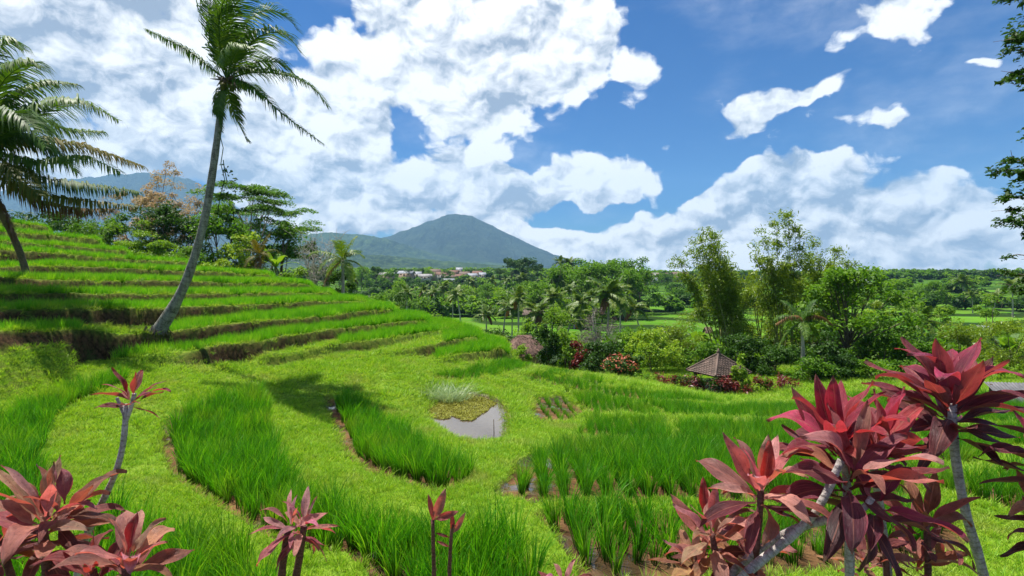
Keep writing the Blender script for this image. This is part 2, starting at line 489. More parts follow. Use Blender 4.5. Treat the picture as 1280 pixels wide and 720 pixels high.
ground_mat()

# ================================================================ the shape of the land
# near basin: heights from control points (photo px, photo py of the ground, depth)
def zpt(px, py, d):
    return ((px - HX) / FPX * d, d, CAMZ - (py - HY) / FPX * d)
BASIN_PTS = [zpt(*p) for p in [
    (0, 600, 7.5), (130, 470, 13.5), (60, 500, 11.8), (200, 600, 8.3), (280, 540, 11), (330, 480, 15.5), (420, 500, 14.5), (420, 460, 18), (430, 590, 8.8),
    (580, 600, 8.4), (580, 535, 13.5), (600, 500, 17), (520, 460, 20), (640, 460, 24), (700, 500, 20), (700, 560, 11.5), (680, 640, 7.2),
    (900, 600, 8.6), (900, 560, 11.5), (900, 520, 17), (800, 480, 25), (900, 495, 27), (1050, 480, 28), (1250, 520, 18), (1250, 600, 9), (1250, 478, 28),
    (-250, 600, 7.5), (-250, 500, 11), (1500, 600, 9), (1500, 500, 20), (200, 458, 15.2), (270, 456, 16.5), (310, 458, 17.3), (800, 630, 7.5), (1100, 640, 7.4), (1250, 690, 6.3)]]
BASIN_PTS += [(x, 5.2, .02) for x in (-6, -3, 0, 3, 6)] + [(x, 4.3, .1) for x in (-6, -3, 0, 3, 6)]
BASIN_PTS += [(-12, 33, .5), (-5, 33, -1.0), (3, 34, -2.6), (12, 36, -2.9), (25, 37, -2.9), (35, 36, -2.6), (-25, 33, 1.5)]
_BP = np.array(BASIN_PTS)
def _tps(r):
    return np.where(r > 1e-6, r * r * np.log(r + 1e-9), 0)
def _warp(x, y):
    return x * .5 / np.sqrt(np.maximum(y, 2)) * 3, np.log(np.maximum(y, 2)) * 6
_wx, _wy = _warp(_BP[:, 0], _BP[:, 1])
_n = len(_BP)
_A = np.zeros((_n + 3, _n + 3))
_A[:_n, :_n] = _tps(np.hypot(_wx[:, None] - _wx, _wy[:, None] - _wy)) + np.eye(_n) * .02
_A[:_n, _n:] = np.stack([np.ones(_n), _wx, _wy], 1)
_A[_n:, :_n] = _A[:_n, _n:].T
_cf = np.linalg.solve(_A, np.concatenate([_BP[:, 2], np.zeros(3)]))
def basin(X, Y):
    sh = X.shape
    x, y = _warp(X.ravel(), Y.ravel())
    o = np.empty(len(x))
    for i in range(0, len(x), 20000):
        r = np.hypot(x[i:i + 20000, None] - _wx, y[i:i + 20000, None] - _wy)
        o[i:i + 20000] = _tps(r) @ _cf[:_n] + _cf[_n] + _cf[_n + 1] * x[i:i + 20000] + _cf[_n + 2] * y[i:i + 20000]
    z = o.reshape(sh)
    # the bank the camera stands on
    bank = sstep(4.6, 2.4, Y)
    return z * (1 - bank) + 1.15 * bank

# lips of the hill terraces: (px, py, depth) along each bund, nearest terrace first, with the columns over which each fades in and out
LIPS = [
    ('L9', [(520, 456, 21), (553, 449, 22), (589, 442, 24), (624, 437, 27), (640, 440, 28)], (522, 556), (628, 650), .22),
    ('L8', [(440, 452, 19.5), (473, 444, 20.8), (538, 434, 23.5), (555, 428, 24.5), (598, 421, 28)], (440, 474), (592, 606), .24),
    ('L7', [(300, 450, 17), (329, 447, 17.6), (364, 444, 18.3), (418, 432, 20.5), (462, 427, 22.5), (520, 418, 26), (571, 411, 29.5)], (300, 340), (566, 579), .24),
    ('L6', [(110, 462, 13.8), (150, 452, 14.6), (180, 447, 15.3), (240, 442, 16.2), (284, 433, 17.2), (313, 431, 18), (351, 422, 19.5), (418, 413, 22.5), (520, 401, 29), (533, 401, 30.5)], (112, 150), (529, 541), .24),
    ('L5', [(-300, 440, 10.2), (0, 420, 12.8), (50, 418, 13.6), (108, 414, 15), (150, 421, 15.8), (207, 418, 17), (240, 412, 18), (307, 405.5, 20), (395, 398, 23.5), (462, 389, 28), (491, 387, 31)], (-900, -800), (487, 498), .24),
    ('L4', [(-300, 402, 11.4), (0, 392, 14.3), (44, 390, 15.3), (111, 390, 17), (178, 387, 19), (280, 384, 22.5), (373, 379, 27), (455, 377, 33)], (-900, -800), (450, 464), .24),
    ('L3b', [(-300, 374, 12.8), (0, 370, 16), (67, 369.5, 18), (178, 370, 21.5), (280, 369, 25.5), (329, 367, 28.5), (415, 367, 34)], (-900, -800), (410, 424), .22),
    ('L3', [(-300, 350, 14.5), (0, 350, 18), (89, 352, 20.5), (155, 352, 23.5), (280, 354, 29), (373, 355, 34), (391, 358, 35)], (-900, -800), (386, 397), .22),
    ('L2', [(-300, 330, 16.5), (0, 336, 20.5), (60, 334, 22.5), (133, 336, 25.5), (280, 341, 33), (340, 345, 37)], (-900, -800), (335, 348), .22),
    ('L1', [(-300, 305, 18.5), (0, 314, 24), (60, 317, 26), (115, 322, 28.5), (160, 325, 31), (235, 329, 35)], (-900, -800), (230, 244), .24),
    ('Lc', [(-300, 292, 20.5), (0, 302, 26.6), (55, 306.5, 29.2), (160, 314, 34)], (-900, -800), (155, 168), .24),
    ('Lb', [(-300, 282, 23), (0, 290, 29.8), (55, 294.5, 32.6), (125, 300, 36)], (-900, -800), (120, 132), .24),
    ('La', [(-300, 262, 26), (0, 277, 33), (60, 284, 36)], (-900, -800), (58, 68), .24),
]
def lip_d(pts, px):
    p = np.array(pts)
    d = np.interp(px, p[:, 0], p[:, 2]); y = np.interp(px, p[:, 0], p[:, 1])
    return d, y
DEND = ([-600, -300, 0, 60, 125, 160, 235, 340, 395, 420, 462, 497, 537, 577, 604, 650, 720, 900, 1280, 1800],
        [36, 38, 41, 42, 41, 40, 40, 41, 39, 37.7, 36.7, 34.7, 34.2, 33.2, 31.7, 31, 32, 35, 37, 38])

PADDIES = {
    'P1': [(-400, 800), (-400, 560), (-60, 545), (0, 526), (50, 502), (84, 484), (120, 474), (150, 469), (166, 464), (150, 478), (111, 491), (89, 503), (66, 523), (52, 545), (48, 575), (52, 615), (40, 700), (30, 800)],
    'P0': [(40, 800), (85, 680), (137, 650), (200, 660), (250, 674), (305, 700), (350, 750), (356, 800)],
    'P2': [(207, 528), (203, 560), (214, 590), (245, 612), (300, 645), (345, 672), (385, 684), (430, 684), (455, 702), (480, 740), (500, 800), (690, 800), (668, 705), (640, 672), (604, 672), (558, 668), (491, 660), (447, 652), (380, 622), (350, 585), (338, 545), (330, 498), (300, 493), (262, 497), (232, 510)],
    'P3': [(404, 492), (412, 522), (430, 567), (469, 590), (535, 609), (560, 612), (582, 600), (598, 588), (550, 574), (510, 551), (480, 523), (451, 503), (420, 497)],
    'P4': [(616, 618), (632, 595), (648, 570), (700, 560), (780, 553), (900, 555), (1000, 560), (1090, 566), (1170, 590), (1180, 606), (1110, 623), (1000, 628), (900, 625), (800, 621), (730, 621), (666, 627)],
    'P5': [(668, 640), (690, 662), (715, 698), (728, 732), (850, 728), (1000, 716), (1100, 704), (1190, 694), (1215, 672), (1170, 640), (1110, 632), (1000, 636), (900, 638), (800, 635), (720, 633)],
    'PW': [(664, 494), (700, 494), (733, 512), (722, 526), (690, 529), (668, 525)],
    'PZ': [(540, 470), (590, 461), (638, 448), (672, 441), (706, 444), (690, 451), (640, 464), (590, 475)],
    'PY': [(655, 473), (690, 459), (712, 455), (720, 470), (706, 482), (680, 482)],
    'PR': [(735, 472), (760, 481), (860, 497), (930, 507), (1000, 503), (1080, 496), (1200, 492), (1320, 492), (1500, 500), (1500, 560), (1500, 590), (1330, 575), (1270, 556), (1200, 582), (1130, 570), (1060, 560), (960, 551), (880, 547), (800, 548), (720, 544), (745, 520), (720, 498), (700, 484)],
    'PQ': [(1130, 606), (1180, 614), (1240, 632), (1330, 660), (1500, 700), (1500, 600), (1330, 590), (1280, 588), (1215, 600), (1160, 596)],
}
BUNDS = [   # grass bunds that cut through the right-hand fields: photo polyline of the ground and half width in metres
    ([(600, 470), (680, 478), (720, 490), (800, 502), (900, 507), (1000, 505), (1150, 500), (1400, 505)], .14),
    ([(690, 468), (760, 484), (860, 494), (930, 500)], .12),
    ([(845, 545), (836, 525), (820, 512), (790, 502)], .14),
    ([(720, 520), (790, 521), (850, 523), (960, 526), (1100, 528), (1300, 536)], .14),
    ([(1060, 500), (1110, 520), (1150, 545), (1160, 560)], .14),
]
POND = [(533, 522), (546, 534), (562, 548), (578, 558), (592, 563), (607, 561), (621, 554), (632, 546), (634, 530), (632, 514), (626, 506), (609, 499), (588, 493), (564, 493), (545, 503), (535, 513)]

POND_Z = -.86

def in_poly(x, y, poly):
    ins = np.zeros(x.shape, bool)
    n = len(poly)
    for i in range(n):
        x1, y1 = poly[i]; x2, y2 = poly[(i + 1) % n]
        if y1 == y2: continue
        c = (y1 > y) != (y2 > y)
        ins ^= c & (x < (x2 - x1) * (y - y1) / (y2 - y1) + x1)
    return ins

def near_fields(px, d):
    """land height and field masks at photo column px and depth d"""
    X = (px - HX) / FPX * d
    z = basin(X, d)
    py = HY + (CAMZ - z) * FPX / d
    fid = np.zeros(px.shape, int)
    jx = fbm(X * 1.3, d * 1.3, 3, 5) * 9
    jy = fbm(X * 1.3 + 50, d * 1.3, 3, 6) * 7
    for i, (nm, poly) in enumerate(PADDIES.items()):
        fid[in_poly(px + jx, py + jy, poly)] = i + 1
    for line, hw in BUNDS:
        ld = np.array([0.0] * len(line))
        p = np.array(line, float)
        dy = np.abs(py + jy * .6 - np.interp(px, p[:, 0], p[:, 1]) if p[-1, 0] > p[0, 0] else np.full(px.shape, 999.0))
        if p[-1, 0] < p[0, 0]:
            dxp = np.abs(px - np.interp(py, p[::-1, 1], p[::-1, 0]))
            hit = (dxp / FPX * d < hw) & (py > p[:, 1].min()) & (py < p[:, 1].max())
        else:
            slope = np.abs(np.gradient(p[:, 1], p[:, 0])).mean()
            hit = (dy * d / (CAMZ + 2) / FPX * d < hw * 2.2) & (px > p[0, 0]) & (px < p[-1, 0])
        fid[hit & (fid > 0)] = 0
    pond = in_poly(px + jx * .4, HY + (CAMZ - POND_Z) * FPX / d + jy * .4, POND)
    riser = np.zeros(px.shape)
    level = z.copy()
    tid = np.zeros(px.shape, int)
    wig = fbm(X * .8, d * .8, 3, 11) * .5 + fbm(X * 3.1, d * 3.1, 2, 12) * .22
    hill = np.zeros(px.shape)
    for i, (nm, pts, fin, fout, rw) in enumerate(LIPS):
        dk, yk = lip_d(pts, px)
        w = sstep(fin[0], fin[1], px) * (1 - sstep(fout[0], fout[1], px))
        zk = CAMZ - (yk - HY) / FPX * dk
        r = np.full(px.shape, rw)
        if nm == 'L5': r = rw + 1.3 * sstep(115, 60, px)
        dd = d + wig - dk
        s = np.where(r < .5, sstep(-1, 0, dd / r), np.clip(dd / r + 1, 0, 1) ** 1.9) * w
        rise = np.maximum(zk - level, 0) * w
        level = level * (1 - s) + zk * s
        bump = .09 * np.exp(-((dd - .16) / .16) ** 2) * w
        level = level + bump
        mid = sstep(-r - .20, -r - .04, dd) * (1 - sstep(-.02, .12, dd)) * w
        riser = np.maximum(riser, mid * sstep(.12, .4, rise) * ((r < .8) | (dd > -.28)))  # dark strip atop the left bank puts its shade into the earth colour
        ok = (dd > .26) & (w > .8)
        tid[ok] = i + 1
        tid[(dd > -r - .20) & (dd <= .26) & (w > .25)] = 0
        hill = np.maximum(hill, (dd > -r) * (w > .4))
    fid[hill > 0] = 0
    pond = pond & (hill == 0)
    # where the terraces carry no crop
    L = [l[0] for l in LIPS]
    tid[(tid == L.index('L7') + 1) & (px < 425)] = 0
    tid[(tid == L.index('L8') + 1) & (px < 556)] = 0
    tid[(tid == L.index('L6') + 1) & (px < 120)] = 0
    tid[(tid == L.index('L5') + 1) & (px > 98) & (px < 203)] = 0
    dend = np.interp(px, *DEND)
    tid[d > dend - .6] = 0
    fid[d > dend - .3] = 0
    return X, level, py, fid, tid, pond, riser, dend, hill

def far_z(X, Y):
    px = X / Y * FPX + HX
    ly = np.log(np.maximum(Y, 20))
    z = np.interp(ly, np.log([30, 46, 60, 90, 125, 200, 300, 450, 700, 1500, 3000, 12000]), [-3.6, -5.0, -6.3, -7.6, -8.0, -7.0, -4.6, -1.2, 2.0, 2.5, 3.0, 3.0])
    z = z + np.interp(px, [900, 1100, 1400], [0, 1.4, 2.2]) * sstep(90, 200, Y) * (1 - sstep(400, 700, Y))
    z = z + fbm(X * .012, Y * .012, 3, 21) * 2.4 * sstep(50, 100, Y)
    # stepped rice fields
    st = .42
    amt = sstep(62, 80, Y) * (1 - sstep(520, 650, Y))
    q = z / st + fbm(X * .03, Y * .03, 2, 31) * 1.1
    fl = np.floor(q); fr = q - fl
    zs = z + (fl + sstep(.84, 1.0, fr) - q) * st
    ris = sstep(.66, .78, fr) * amt
    return z * (1 - amt) + zs * amt, ris

def land_z(px, d):
    px = np.asarray(px, float); d = np.asarray(d, float)
    X, lev, py, fid, tid, pond, ris, dend, hill = near_fields(px, d)
    wet = (fid > 0) * 1.0
    zf, rf = far_z(X, d)
    fall = sstep(0, 15, d - dend)
    nz = fbm(X * .9, d * .9, 4, 41) * (.10 + .08 * (px < 130) * (d > 9) * (d < 13.5)) + fbm(X * 4, d * 4, 2, 43) * .035
    z = (lev + nz) * (1 - fall) + zf * fall
    return z, X, py, fid, tid, pond, ris * (1 - fall), fall, rf, dend

def blur(a, n=1):
    for _ in range(n):
        b = np.pad(a, 1, mode='edge')
        a = (b[:-2, 1:-1] + b[2:, 1:-1] + b[1:-1, :-2] + b[1:-1, 2:] + 2 * b[1:-1, 1:-1]) / 6
    return a

def grid_polys(nr, nc):
    i, j = np.meshgrid(np.arange(nr - 1), np.arange(nc - 1), indexing='ij')
    a = i * nc + j
    return np.stack([a, a + 1, a + nc + 1, a + nc], -1).reshape(-1, 4)

# near ground sheet
DSTEP = .0066
_pxs = np.arange(-560, 1841, 3.2)
_ds = np.exp(np.arange(math.log(.9), math.log(62), DSTEP))
PXG, DG = np.meshgrid(_pxs, _ds)
Z, XG, PYG, FID, TID, PONDM, RIS, FALL, RF, DENDG = land_z(PXG, DG)
crop = blur(((FID > 0) | (TID > 0)).astype(float), 1)
wetv = np.maximum(blur((FID > 0).astype(float), 1), np.clip(blur(PONDM.astype(float), 5) * 3, 0, 1))
Z = Z - .11 * crop
lvl = np.clip(blur(PONDM.astype(float), 60) * 4.0, 0, 1)
Z = Z * (1 - lvl) + (POND_Z + .09 + .03 * fbm(XG * 2, DG * 2, 2, 77)) * lvl
pm = blur(PONDM.astype(float), 2)
Z = Z * (1 - pm) + (POND_Z - .22) * pm
Zs = Z.copy()
ground = link('ground', mesh_np('ground', np.stack([XG, DG, Z], -1), [grid_polys(*Z.shape)], [MAT['terraced_ground']], smooth=True,
              attrs={'wet': np.clip(wetv - FALL, 0, 1), 'riser': np.clip(blur(RIS, 1) * 1.15, 0, 1), 'far': sstep(.2, .9, FALL)}))
tag(ground, kind='structure')

def gz(x, y):
    """height of the near ground sheet at world x, y"""
    px = np.clip((np.asarray(x) / np.asarray(y) * FPX + HX - _pxs[0]) / 3.2, 0, len(_pxs) - 1.001)
    dd = np.clip((np.log(np.asarray(y)) - math.log(.9)) / DSTEP, 0, len(_ds) - 1.001)
    i = np.floor(dd).astype(int); j = np.floor(px).astype(int); fi = dd - i; fj = px - j
    return (Zs[i, j] * (1 - fj) + Zs[i, j + 1] * fj) * (1 - fi) + (Zs[i + 1, j] * (1 - fj) + Zs[i + 1, j + 1] * fj) * fi

# valley and plain out to the horizon
_px2 = np.arange(-700, 1981, 6.5)
_d2 = np.concatenate([np.exp(np.arange(math.log(60), math.log(430), .006)), np.exp(np.arange(math.log(430), math.log(6600), .02))])
P2, D2 = np.meshgrid(_px2, _d2)
X2 = (P2 - HX) / FPX * D2
Z2, R2 = far_z(X2, D2)
Z2[0] -= .3
plain = link('valley_fields', mesh_np('valley_fields', np.stack([X2, D2, Z2], -1), [grid_polys(*Z2.shape)], [MAT['terraced_ground']], smooth=True,
             attrs={'wet': np.zeros(Z2.shape), 'riser': R2 * .92, 'far': np.ones(Z2.shape)}))
tag(plain, kind='structure')
def land(x, y):
    return float(gz(x, y)) if y < 60 else float(far_z(np.array([x * 1.0]), np.array([y * 1.0]))[0][0])

# pond water
m, k, out = material('pond_water')
pos = k.n('ShaderNodeNewGeometry').outputs['Position']
b = k.n('ShaderNodeBsdfPrincipled', {'Base Color': (.10, .075, .05, 1), 'Roughness': .04, 'Specular IOR Level': .9})
k.put(b.inputs['Normal'], k.n('ShaderNodeBump', {'Strength': .05, 'Distance': .02, 'Height': k.noise(pos, 9, 3, .5)}))
k.nt.links.new(b.outputs[0], out.inputs[0])
pc = np.array([((px - HX) / FPX * d, d, 0) for px, py in POND for d in [(CAMZ - POND_Z) * FPX / (py - HY)]])
cen = pc.mean(0)
pc = cen + (pc - cen) * 1.12
pw = link('pond_water', mesh_np('pond_water', np.concatenate([pc, [cen]]) * [1, 1, 0] + [0, 0, POND_Z], [np.array([[i, (i + 1) % len(pc), len(pc)] for i in range(len(pc))])[:, ::-1]], [m]))
tag(pw, kind='structure')

# ================================================================ instanced rice and grass
def blades(n, h0, h1, spread, width, lean, segs=3, r=None, droop=.35, wind=(.10, 0)):
    """one tuft of n curved blades; uv.y runs from root to tip"""
    r = r or rng
    mb = MB()
    for _ in range(n):
        L = r.uniform(h0, h1)
        a = r.uniform(0, 2 * np.pi)
        out = np.array([math.cos(a), math.sin(a), 0])
        base = out * spread * math.sqrt(r.uniform(0, 1)) * .6
        ln = r.uniform(.05, lean)
        dr = r.uniform(0, droop)
        f = r.uniform(0, np.pi)
        side = np.array([math.cos(f), math.sin(f), 0])
        V, U = [], []
        for s in range(segs + 1):
            t = s / segs
            p = base + out * (ln * t + dr * t ** 3) * L + np.array([wind[0], wind[1], 0]) * L * t * t + np.array([0, 0, 1]) * L * (t - .45 * dr * t ** 3)
            w = width * (1 - t ** 2.2) * (.55 + .45 * min(1, t * 3 + .3))
            if s < segs:
                V += [p - side * w * .5, p + side * w * .5]; U += [(0, t), (1, t)]
            else:
                V += [p]; U += [(.5, 1)]
        q = [[2 * s, 2 * s + 1, 2 * s + 3, 2 * s + 2] for s in range(segs - 1)]
        mb.add(V, [q, [[2 * segs - 2, 2 * segs - 1, 2 * segs]]], U)
    return mb

def proto_collection(name, meshes):
    c = bpy.data.collections.new(name)
    for i, me in enumerate(meshes):
        c.objects.link(bpy.data.objects.new(name, me))
    return c

def scatter_group(coll):
    ng = bpy.data.node_groups.new('scatter_' + coll.name, 'GeometryNodeTree')
    ng.interface.new_socket('Geometry', in_out='INPUT', socket_type='NodeSocketGeometry')
    ng.interface.new_socket('Geometry', in_out='OUTPUT', socket_type='NodeSocketGeometry')
    N = ng.nodes.new
    gi, go = N('NodeGroupInput'), N('NodeGroupOutput')
    ci = N('GeometryNodeCollectionInfo')
    ci.inputs[0].default_value = coll
    ci.inputs['Separate Children'].default_value = True
    ci.inputs['Reset Children'].default_value = True
    ip = N('GeometryNodeInstanceOnPoints')
    ip.inputs['Pick Instance'].default_value = True
    L = ng.links.new
    L(gi.outputs[0], ip.inputs['Points'])
    L(ci.outputs[0], ip.inputs['Instance'])
    for nm, ty, sock in (('idx', 'INT', 'Instance Index'), ('rot', 'FLOAT_VECTOR', 'Rotation'), ('scl', 'FLOAT', 'Scale')):
        na = N('GeometryNodeInputNamedAttribute')
        na.data_type = ty
        na.inputs[0].default_value = nm
        L(na.outputs[0], ip.inputs[sock])
    L(ip.outputs[0], go.inputs[0])
    return ng

def scatter(name, pts, scl, ng, nproto, tilt=.08, label=None, cat=None, group=None, rot=None):
    n = len(pts)
    me = bpy.data.meshes.new(name)
    me.vertices.add(n)
    me.vertices.foreach_set('co', np.asarray(pts, np.float32).ravel())
    a = me.attributes.new('idx', 'INT', 'POINT'); a.data.foreach_set('value', rng.integers(0, nproto, n).astype(np.int32))
    if rot is None:
        rot = np.stack([rng.normal(0, tilt, n), rng.normal(0, tilt, n), rng.uniform(0, 2 * np.pi, n)], 1)
    a = me.attributes.new('rot', 'FLOAT_VECTOR', 'POINT'); a.data.foreach_set('vector', rot.astype(np.float32).ravel())
    a = me.attributes.new('scl', 'FLOAT', 'POINT'); a.data.foreach_set('value', np.asarray(scl, np.float32))
    o = link(name, me)
    md = o.modifiers.new('scatter', 'NODES')
    md.node_group = ng
    tag(o, label, cat, group, 'stuff')
    return o

_r = np.random.default_rng(21)
NRICE = 6
RICE = scatter_group(proto_collection('rice_tuft', [blades(34, .30, .60, .075, .0105, .24, 4, _r, .34, (.12, 0)).mesh('rice_tuft', MAT['rice_leaf']) for _ in range(NRICE)]))
YRICE = scatter_group(proto_collection('young_rice_tuft', [blades(34, .32, .56, .08, .0115, .22, 4, _r, .30, (.10, 0)).mesh('young_rice_tuft', MAT['young_rice_leaf']) for _ in range(NRICE)]))
NGRASS = 5
GRASS = scatter_group(proto_collection('grass_tuft', [blades(34, .025, .075, .16, .0075, .9, 2, _r, .5, (0, 0)).mesh('grass_tuft', MAT['short_grass']) for _ in range(NGRASS)]))
NLONG = 3
LONG = scatter_group(proto_collection('long_grass_tuft', [blades(26, .08, .24, .12, .008, .6, 3, _r, .6, (.05, 0)).mesh('long_grass_tuft', MAT['short_grass']) for _ in range(NLONG)]))

def lookup(x, y):
    px = np.clip(np.rint((x / y * FPX + HX - _pxs[0]) / 3.2).astype(int), 0, len(_pxs) - 1)
    dd = np.clip(np.rint((np.log(y) - math.log(.9)) / DSTEP).astype(int), 0, len(_ds) - 1)
    return dd, px

def jgrid(x0, x1, y0, y1, sx, sy, jit, rot=0.0):
    x, y = np.meshgrid(np.arange(x0, x1, sx), np.arange(y0, y1, sy))
    x = x.ravel(); y = y.ravel()
    if rot:
        c, s = math.cos(rot), math.sin(rot)
        x, y = x * c - y * s, x * s + y * c
    return x + rng.uniform(-jit, jit, len(x)) * sx, y + rng.uniform(-jit, jit, len(y)) * sy

def inview(x, y, m=140):
    px = x / y * FPX + HX
    return (px > -m) & (px < 1280 + m)

# rice in the sunken paddies: planted in rows, thick in some fields and open in others
PAD_NAMES = list(PADDIES)
ROWS = {'P1': (.15, .13, .35, .2), 'P0': (.145, .13, .3, .1), 'P2': (.155, .13, .3, .25), 'P3': (.19, .11, .22, .12), 'P4': (.30, .105, .10, -.02), 'P5': (.24, .17, .2, .1),
        'PW': (.34, .12, .1, .05), 'PZ': (.16, .14, .3, 0), 'PY': (.22, .13, .15, .3), 'PR': (.25, .14, .16, -.12), 'PQ': (.24, .18, .25, .2)}
PAD_LABEL = {
    'P1': 'dense tall rice in the curved paddy at the far left below the grassy bank', 'P0': 'dense young rice in the bottom left corner paddy behind the red plants',
    'P2': 'thick upright rice in the broad curving paddy at the centre front', 'P3': 'crescent shaped patch of rice with an orange mud edge beside the pond',
    'P4': 'rice planted in open straight rows over brown mud right of the pond', 'P5': 'sparse rice clumps standing in wet brown mud at the bottom right front',
    'PW': 'thin rows of rice on pale mud just right of the pond', 'PZ': 'narrow strip of rice at the foot of the lowest hill terrace',
    'PY': 'small rice patch with mud rows in front of the thatched roof', 'PR': 'wide stepped rice fields in front of the tiled pavilion', 'PQ': 'rice in the right edge field behind the tall red plant'}
for nm, (sx, sy, jit, rt) in ROWS.items():
    fi = PAD_NAMES.index(nm) + 1
    x, y = jgrid(-42, 42, -10, 45, sx, sy, jit, rt)
    ok = (y > 4.6) & (y < 40)
    x, y = x[ok], y[ok]
    ok = inview(x, y, 60)
    x, y = x[ok], y[ok]
    i, j = lookup(x, y)
    i1 = np.clip(i + 1, 0, len(_ds) - 1); i0 = np.clip(i - 1, 0, 9999)
    ok = (FID[i, j] == fi)
    # a strip of mud or shallow water stays open along one side of some fields
    for ox, oy in {'P3': ((-.30, 0), (.0, -.28), (-.2, -.2)), 'P2': ((-.22, 0), (0, -.12)), 'P5': ((0, -.3),), 'PW': ((-.2, 0), (0, -.3)), 'P4': ((-.25, 0), (0, -.25))}.get(nm, ()):
        ii, jj = lookup(x + ox, y + oy)
        ok &= (FID[ii, jj] == fi)
    keep = rng.random(len(x)) > (.45 if nm == 'PW' else .25 if nm == 'PY' else .2 if nm == 'P5' else .06)
    x, y = x[ok & keep], y[ok & keep]
    h = {'P0': 1.12, 'P4': .92, 'P5': 1.0, 'PW': .5, 'PR': .85, 'PZ': .7, 'PY': .55, 'PQ': 1.0, 'P3': .95}.get(nm, 1.0)
    sc = h * rng.uniform(.72, 1.18, len(x)) * (1 + .55 * fbm(x * .6, y * .6, 3, 51))
    scatter('rice_crop', np.stack([x, y, gz(x, y) - .02], 1), sc, RICE, NRICE, .09, PAD_LABEL[nm], 'rice', 'rice fields in the basin')

# rice on the hill terraces, one crop per step
_w = ['lowest', 'second lowest', 'third lowest', 'long terrace level with the palm foot', 'terrace just above the palm foot', 'sixth', 'seventh', 'eighth', 'ninth', 'tenth', 'eleventh', 'twelfth', 'topmost']
for t, (nm, pts, *_z) in enumerate(LIPS):
    x, y = jgrid(-45, 6, 9, 44, .135, .13, .4)
    ok = inview(x, y, 90)
    x, y = x[ok], y[ok]
    i, j = lookup(x, y)
    ok = (TID[i, j] == t + 1)
    x, y = x[ok], y[ok]
    if not len(x): continue
    far_ = sstep(14, 30, y)
    thin = rng.random(len(x)) > .12 * far_
    x, y, far_ = x[thin], y[thin], far_[thin]
    sc = (.86 + .10 * far_) * rng.uniform(.8, 1.12, len(x)) * (1 + .3 * fbm(x * .5, y * .5, 2, 52))
    lab = {3: 'rice on the long terrace that starts at the foot of the leaning palm', 4: 'rice on the terrace directly behind the foot of the leaning palm'}.get(
        t, 'rice on the %s step of the left hillside counted from below' % _w[t])
    if t == len(LIPS) - 1: lab = 'rice on the topmost step of the left hillside below the drooping fronds'
    scatter('rice_crop', np.stack([x, y, gz(x, y) - .02], 1), sc, YRICE, NRICE, .1, lab, 'rice', 'rice on the hill terraces')

# short grass on every bund, path and bank
def grass_points(step, y0, y1):
    x, y = jgrid(-46, 46, y0, y1, step, step, .5)
    ok = inview(x, y, 60)
    x, y = x[ok], y[ok]
    i, j = lookup(x, y)
    bare = (FID[i, j] > 0) | (TID[i, j] > 0) | PONDM[i, j]
    ris = RIS[i, j]
    ok = ~bare & (FALL[i, j] < .5) & (rng.random(len(x)) > ris * 1.3)
    ok &= rng.random(len(x)) > np.where(fbm(x * .55, y * .55, 4, 67) > .10, .45, 0)
    return x[ok], y[ok]
parts = [(grass_points(.075, 4.2, 9.5), 1.0), (grass_points(.10, 9.5, 15), 1.35), (grass_points(.15, 15, 24), 1.9), (grass_points(.24, 24, 46), 2.6)]
P = np.concatenate([np.stack([a[0], a[1], gz(a[0], a[1]) - .005], 1) for a, s in parts])
S = np.concatenate([s * rng.uniform(.7, 1.25, len(a[0])) for a, s in parts])
S = S * (1 + .5 * fbm(P[:, 0] * .9, P[:, 1] * .9, 3, 61))
scatter('bund_grass', P, S, GRASS, NGRASS, .15, 'short bright grass covering the bunds, banks and paths between the paddies', 'grass')
sel = rng.random(len(P)) < np.where(fbm(P[:, 0] * .7, P[:, 1] * .7, 3, 63) > .05, .14, .03) + .06 * ((P[:, 0] / P[:, 1] * FPX + HX < 120) & (P[:, 1] > 9) & (P[:, 1] < 13.5))
scatter('long_grass', P[sel], rng.uniform(.6, 1.2, sel.sum()) * np.clip(S[sel] * .7, .7, 1.5), LONG, NLONG, .15, 'longer loose grass tufts scattered along the bunds', 'grass')
# weeds and ferns hanging from the risers
i, j = np.nonzero((RIS > .5) & (DG < 40) & (PXG > -80) & (PXG < 1300))
sel = rng.random(len(i)) < .03
i, j = i[sel], j[sel]
scatter('riser_weeds', np.stack([XG[i, j], DG[i, j] - .05, Zs[i, j] + .02], 1), rng.uniform(.45, 1.0, len(i)), LONG, NLONG, .5, 'weeds and overhanging grass on the earth risers of the terraces', 'weeds')

# ================================================================ mountains
def mountain(name, prof, d, depth_f, depth_b, base_z, mat, seed, rough=.05, nx=420, ny=110):
    """a ridge line given as photo pixels (px, py) at distance d, falling away to the front and the back"""
    p = np.array(prof, float)
    xs = np.linspace(p[0, 0], p[-1, 0], nx)
    from_top = np.interp(xs, p[:, 0], p[:, 1])
    k_ = np.ones(7) / 7
    from_top = np.convolve(np.pad(from_top, 3, mode='edge'), k_, 'valid')
    H = (HY - from_top) / FPX * d + CAMZ - base_z
    X = (xs - HX) / FPX * d
    t = np.linspace(-1, 1, ny)
    T, XX = np.meshgrid(t, X, indexing='ij')
    HH = np.broadcast_to(H, T.shape)
    prof_t = np.where(T < 0, (1 + T) ** 1.35, (1 - T) ** 1.2)
    Y = d + np.where(T < 0, T * depth_f, T * depth_b)
    u = XX / (d * .02); v = Y / (d * .05)
    rid = np.abs(fbm(u * .8 + fbm(u, v, 2, seed) * 1.2, v * .45, 4, seed + 3))
    Zm = base_z + HH * prof_t * (1 - rough * 9 * rid * (1 - np.abs(1 - prof_t) ** 6) * np.minimum(1, (1 - prof_t) * 6 + .12))
    o = link(name, mesh_np(name, np.stack([XX, Y, Zm], -1), [grid_polys(ny, nx)], [mat], smooth=True))
    return tag(o, kind='structure')

